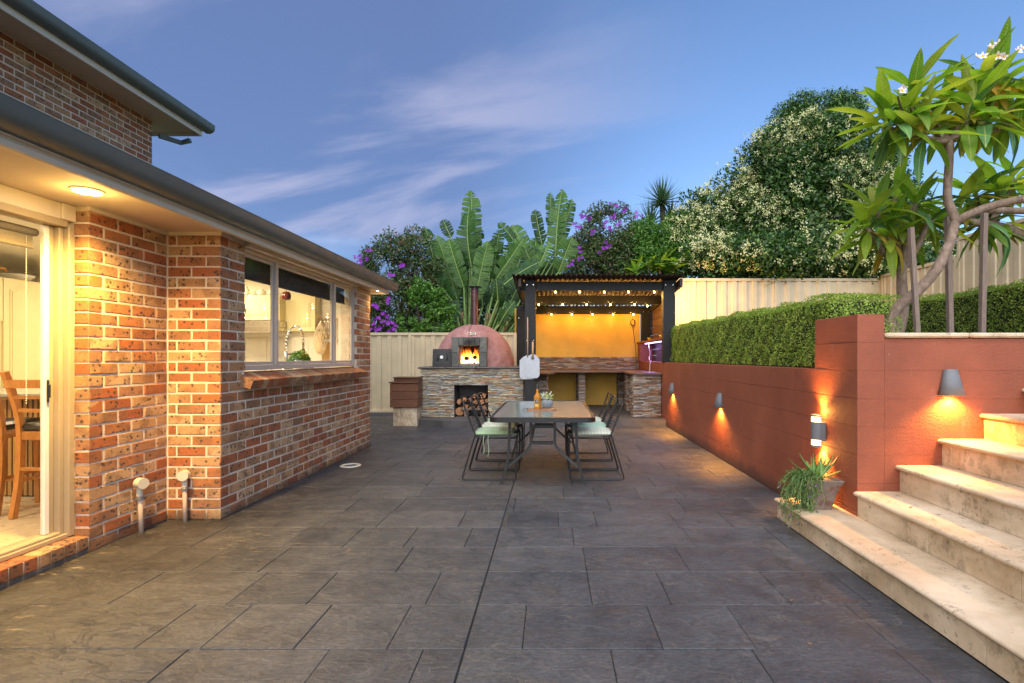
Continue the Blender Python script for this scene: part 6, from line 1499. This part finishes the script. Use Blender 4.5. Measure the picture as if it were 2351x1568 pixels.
# bird of paradise
sb2 = thing('giant_bird_of_paradise', 'giant bird of paradise clump with torn paddle leaves behind the oven', 'plant', (-1.6, 13.3, 0))
def strel_leaf(base, tip, hw, seed, face, Yb):
    r_ = random.Random(seed); ax = tip-base; L = ax.length; ax.normalize(); nr = Vector(face); nr = (nr-ax*nr.dot(ax)).normalized(); sd_ = ax.cross(nr)
    N = 26; bend = r_.uniform(.04, .13); mid = [base+ax*(L*i/N)-nr*(-bend*L*math.sin(math.pi*i/N*.9)) for i in range(N+1)]
    wf = lambda t: hw*(max(0, 1-abs(2*t-.95)**3.4))**.55 if t < .975 else hw*.12
    mb = MB(); vn = []
    for s_ in (-1, 1):
        i = 0; fold = r_.uniform(.15, .55)
        while i < N:
            g = min(N-i, r_.choice([1, 1, 2, 2, 3, 4, 6])); dr_ = r_.uniform(-.2, .45); sl_ = r_.uniform(.2, .5); vv = []; F = []
            for q in range(g+1):
                t = (i+q)/N; w_ = wf(t)
                shr = 0
                if g < N and (q == 0 or q == g): shr = (.26 if q == 0 else -.26)*r_.uniform(.3, 1.0)*L/N*2
                for c in range(4):
                    u = c/3; p = mid[i+q]+sd_*(s_*w_*u)+ax*(u*w_*sl_*.55+shr*u)+nr*(w_*u*fold-w_*u*u*(fold*.7+dr_)); vv.append(p); vn.append(t*L-u*w_*.25)
            for q in range(g):
                for c in range(3): F.append((q*4+c, q*4+c+1, (q+1)*4+c+1, (q+1)*4+c))
            mb.add(vv, F); i += g
    o = mb.build('leaf', M['strel'], sb2, True)
    at = o.data.attributes.new('vein', 'FLOAT', 'POINT'); at.data.foreach_set('value', vn)
    MB().tube(mid, [.020-.015*i/N for i in range(N+1)], 5).build('midrib', M['strel_rib'], o, True)
SL = [(1075,780,1078,140,88,1.0),(1090,840,1075,300,100,.35),(760,800,670,470,62,.8),(960,1120,775,540,85,.5),(1020,1010,885,575,78,.2),(1120,1130,1240,590,85,0),(925,1140,680,800,90,.1),(1310,930,1560,560,80,.2),(1370,990,1710,780,75,-.3),(1540,720,1320,430,62,.7),(1620,780,1450,450,85,.8),(1840,760,1905,130,88,.6),(1720,620,1660,305,55,.9),(1880,600,1990,215,62,.8),(1790,470,1790,155,42,1.0),(1870,870,1990,560,95,.4),(1960,780,2110,700,48,.4),(1690,830,1780,600,62,.3),(1300,790,1345,490,60,.9),(1250,930,1290,570,70,.9),(1340,1340,1480,1130,62,-.5),(1325,1120,1310,930,62,-.5),(1020,1280,885,1150,70,.2),(1190,1180,1180,900,75,.8),(905,560,830,400,52,1.0),(1640,900,1700,680,70,.8),(1500,1010,1440,700,80,.9),(1600,960,1660,560,80,1.0),(850,900,760,600,75,.9),(1000,900,960,560,85,1.1),(1420,1180,1560,900,80,.7),(1130,820,1170,480,70,1.1),(720,1365,890,1375,45,-.6),(1760,1050,1840,760,85,.9)]
rq = random.Random(77)
for k in range(26):
    bx = rq.uniform(860, 1850); by = rq.uniform(980, 1250); SL.append((bx, by, bx+rq.uniform(-190, 190), by-rq.uniform(250, 430), rq.uniform(65, 95), rq.uniform(.9, 1.6)))
for i, (bx, by, tx, ty, hw, dy) in enumerate(SL):
    Yb = 13.4+dy; b_ = Zb(bx, by, Yb); t_ = Zb(tx, ty, Yb+random.uniform(-.25, .15)); s = FP/Yb
    fz = Vector((random.uniform(-.5, .5), -1, random.uniform(.0, .5)))
    strel_leaf(b_, t_, hw/2.24/1.7422/s*1.0, 500+i, fz, Yb)
    rx = 1050+.25*(bx-1050) if bx < 1300 else (1180+.35*(bx-1300)); rt_ = Zb(rx, 1500, Yb)
    mid_ = (b_+rt_)/2+Vector((0, 0, 0)); limb(sb2, [rt_, mid_, b_], .035, .02, 'stalk', M['strel_stem'])

# dead leaves hanging at the base of the clump
dl_ = simple('dead_leaf', (.20, .11, .06), .9, var=.4, nscale=12)
for k in range(14):
    x = random.uniform(900, 1480); b_ = Zb(x, random.uniform(1180, 1330), 13.2+random.uniform(0, .5)); e = b_+Vector((random.uniform(-.25, .25), random.uniform(-.1, .1), -random.uniform(.3, .6)))
    blade(b_, e, random.uniform(.03, .07), dl_, sb2, 'dead_leaf', sag=.15, nseg=5)
# dry leaf litter
LVq = []; rq = random.Random(9)
for k in range(46):
    if k < 30: c = Vector((rq.uniform(-2.5, 1.7), rq.uniform(2.0, 9.5), .004))
    else:
        i_ = rq.randrange(1, 5); c = Vector((SX[i_]+rq.uniform(.03, .25), rq.uniform(2.2, 3.7), SH[i_]+.004))
    a = rq.random()*6.28; u = Vector((math.cos(a), math.sin(a), rq.uniform(.0, .35))); v = Vector((-math.sin(a), math.cos(a), rq.uniform(0, .3))); q = rq.uniform(.008, .018)
    LVq.append([c-u*q+Vector((0,0,.003)), c+v*q*.45, c+u*q, c-v*q*.45+Vector((0,0,.002))])
o = quadmesh('fallen_leaves', np.array(LVq), dl_, 4); tag(o, 'small dry leaves scattered on the patio and steps', 'leaves', kind='stuff')
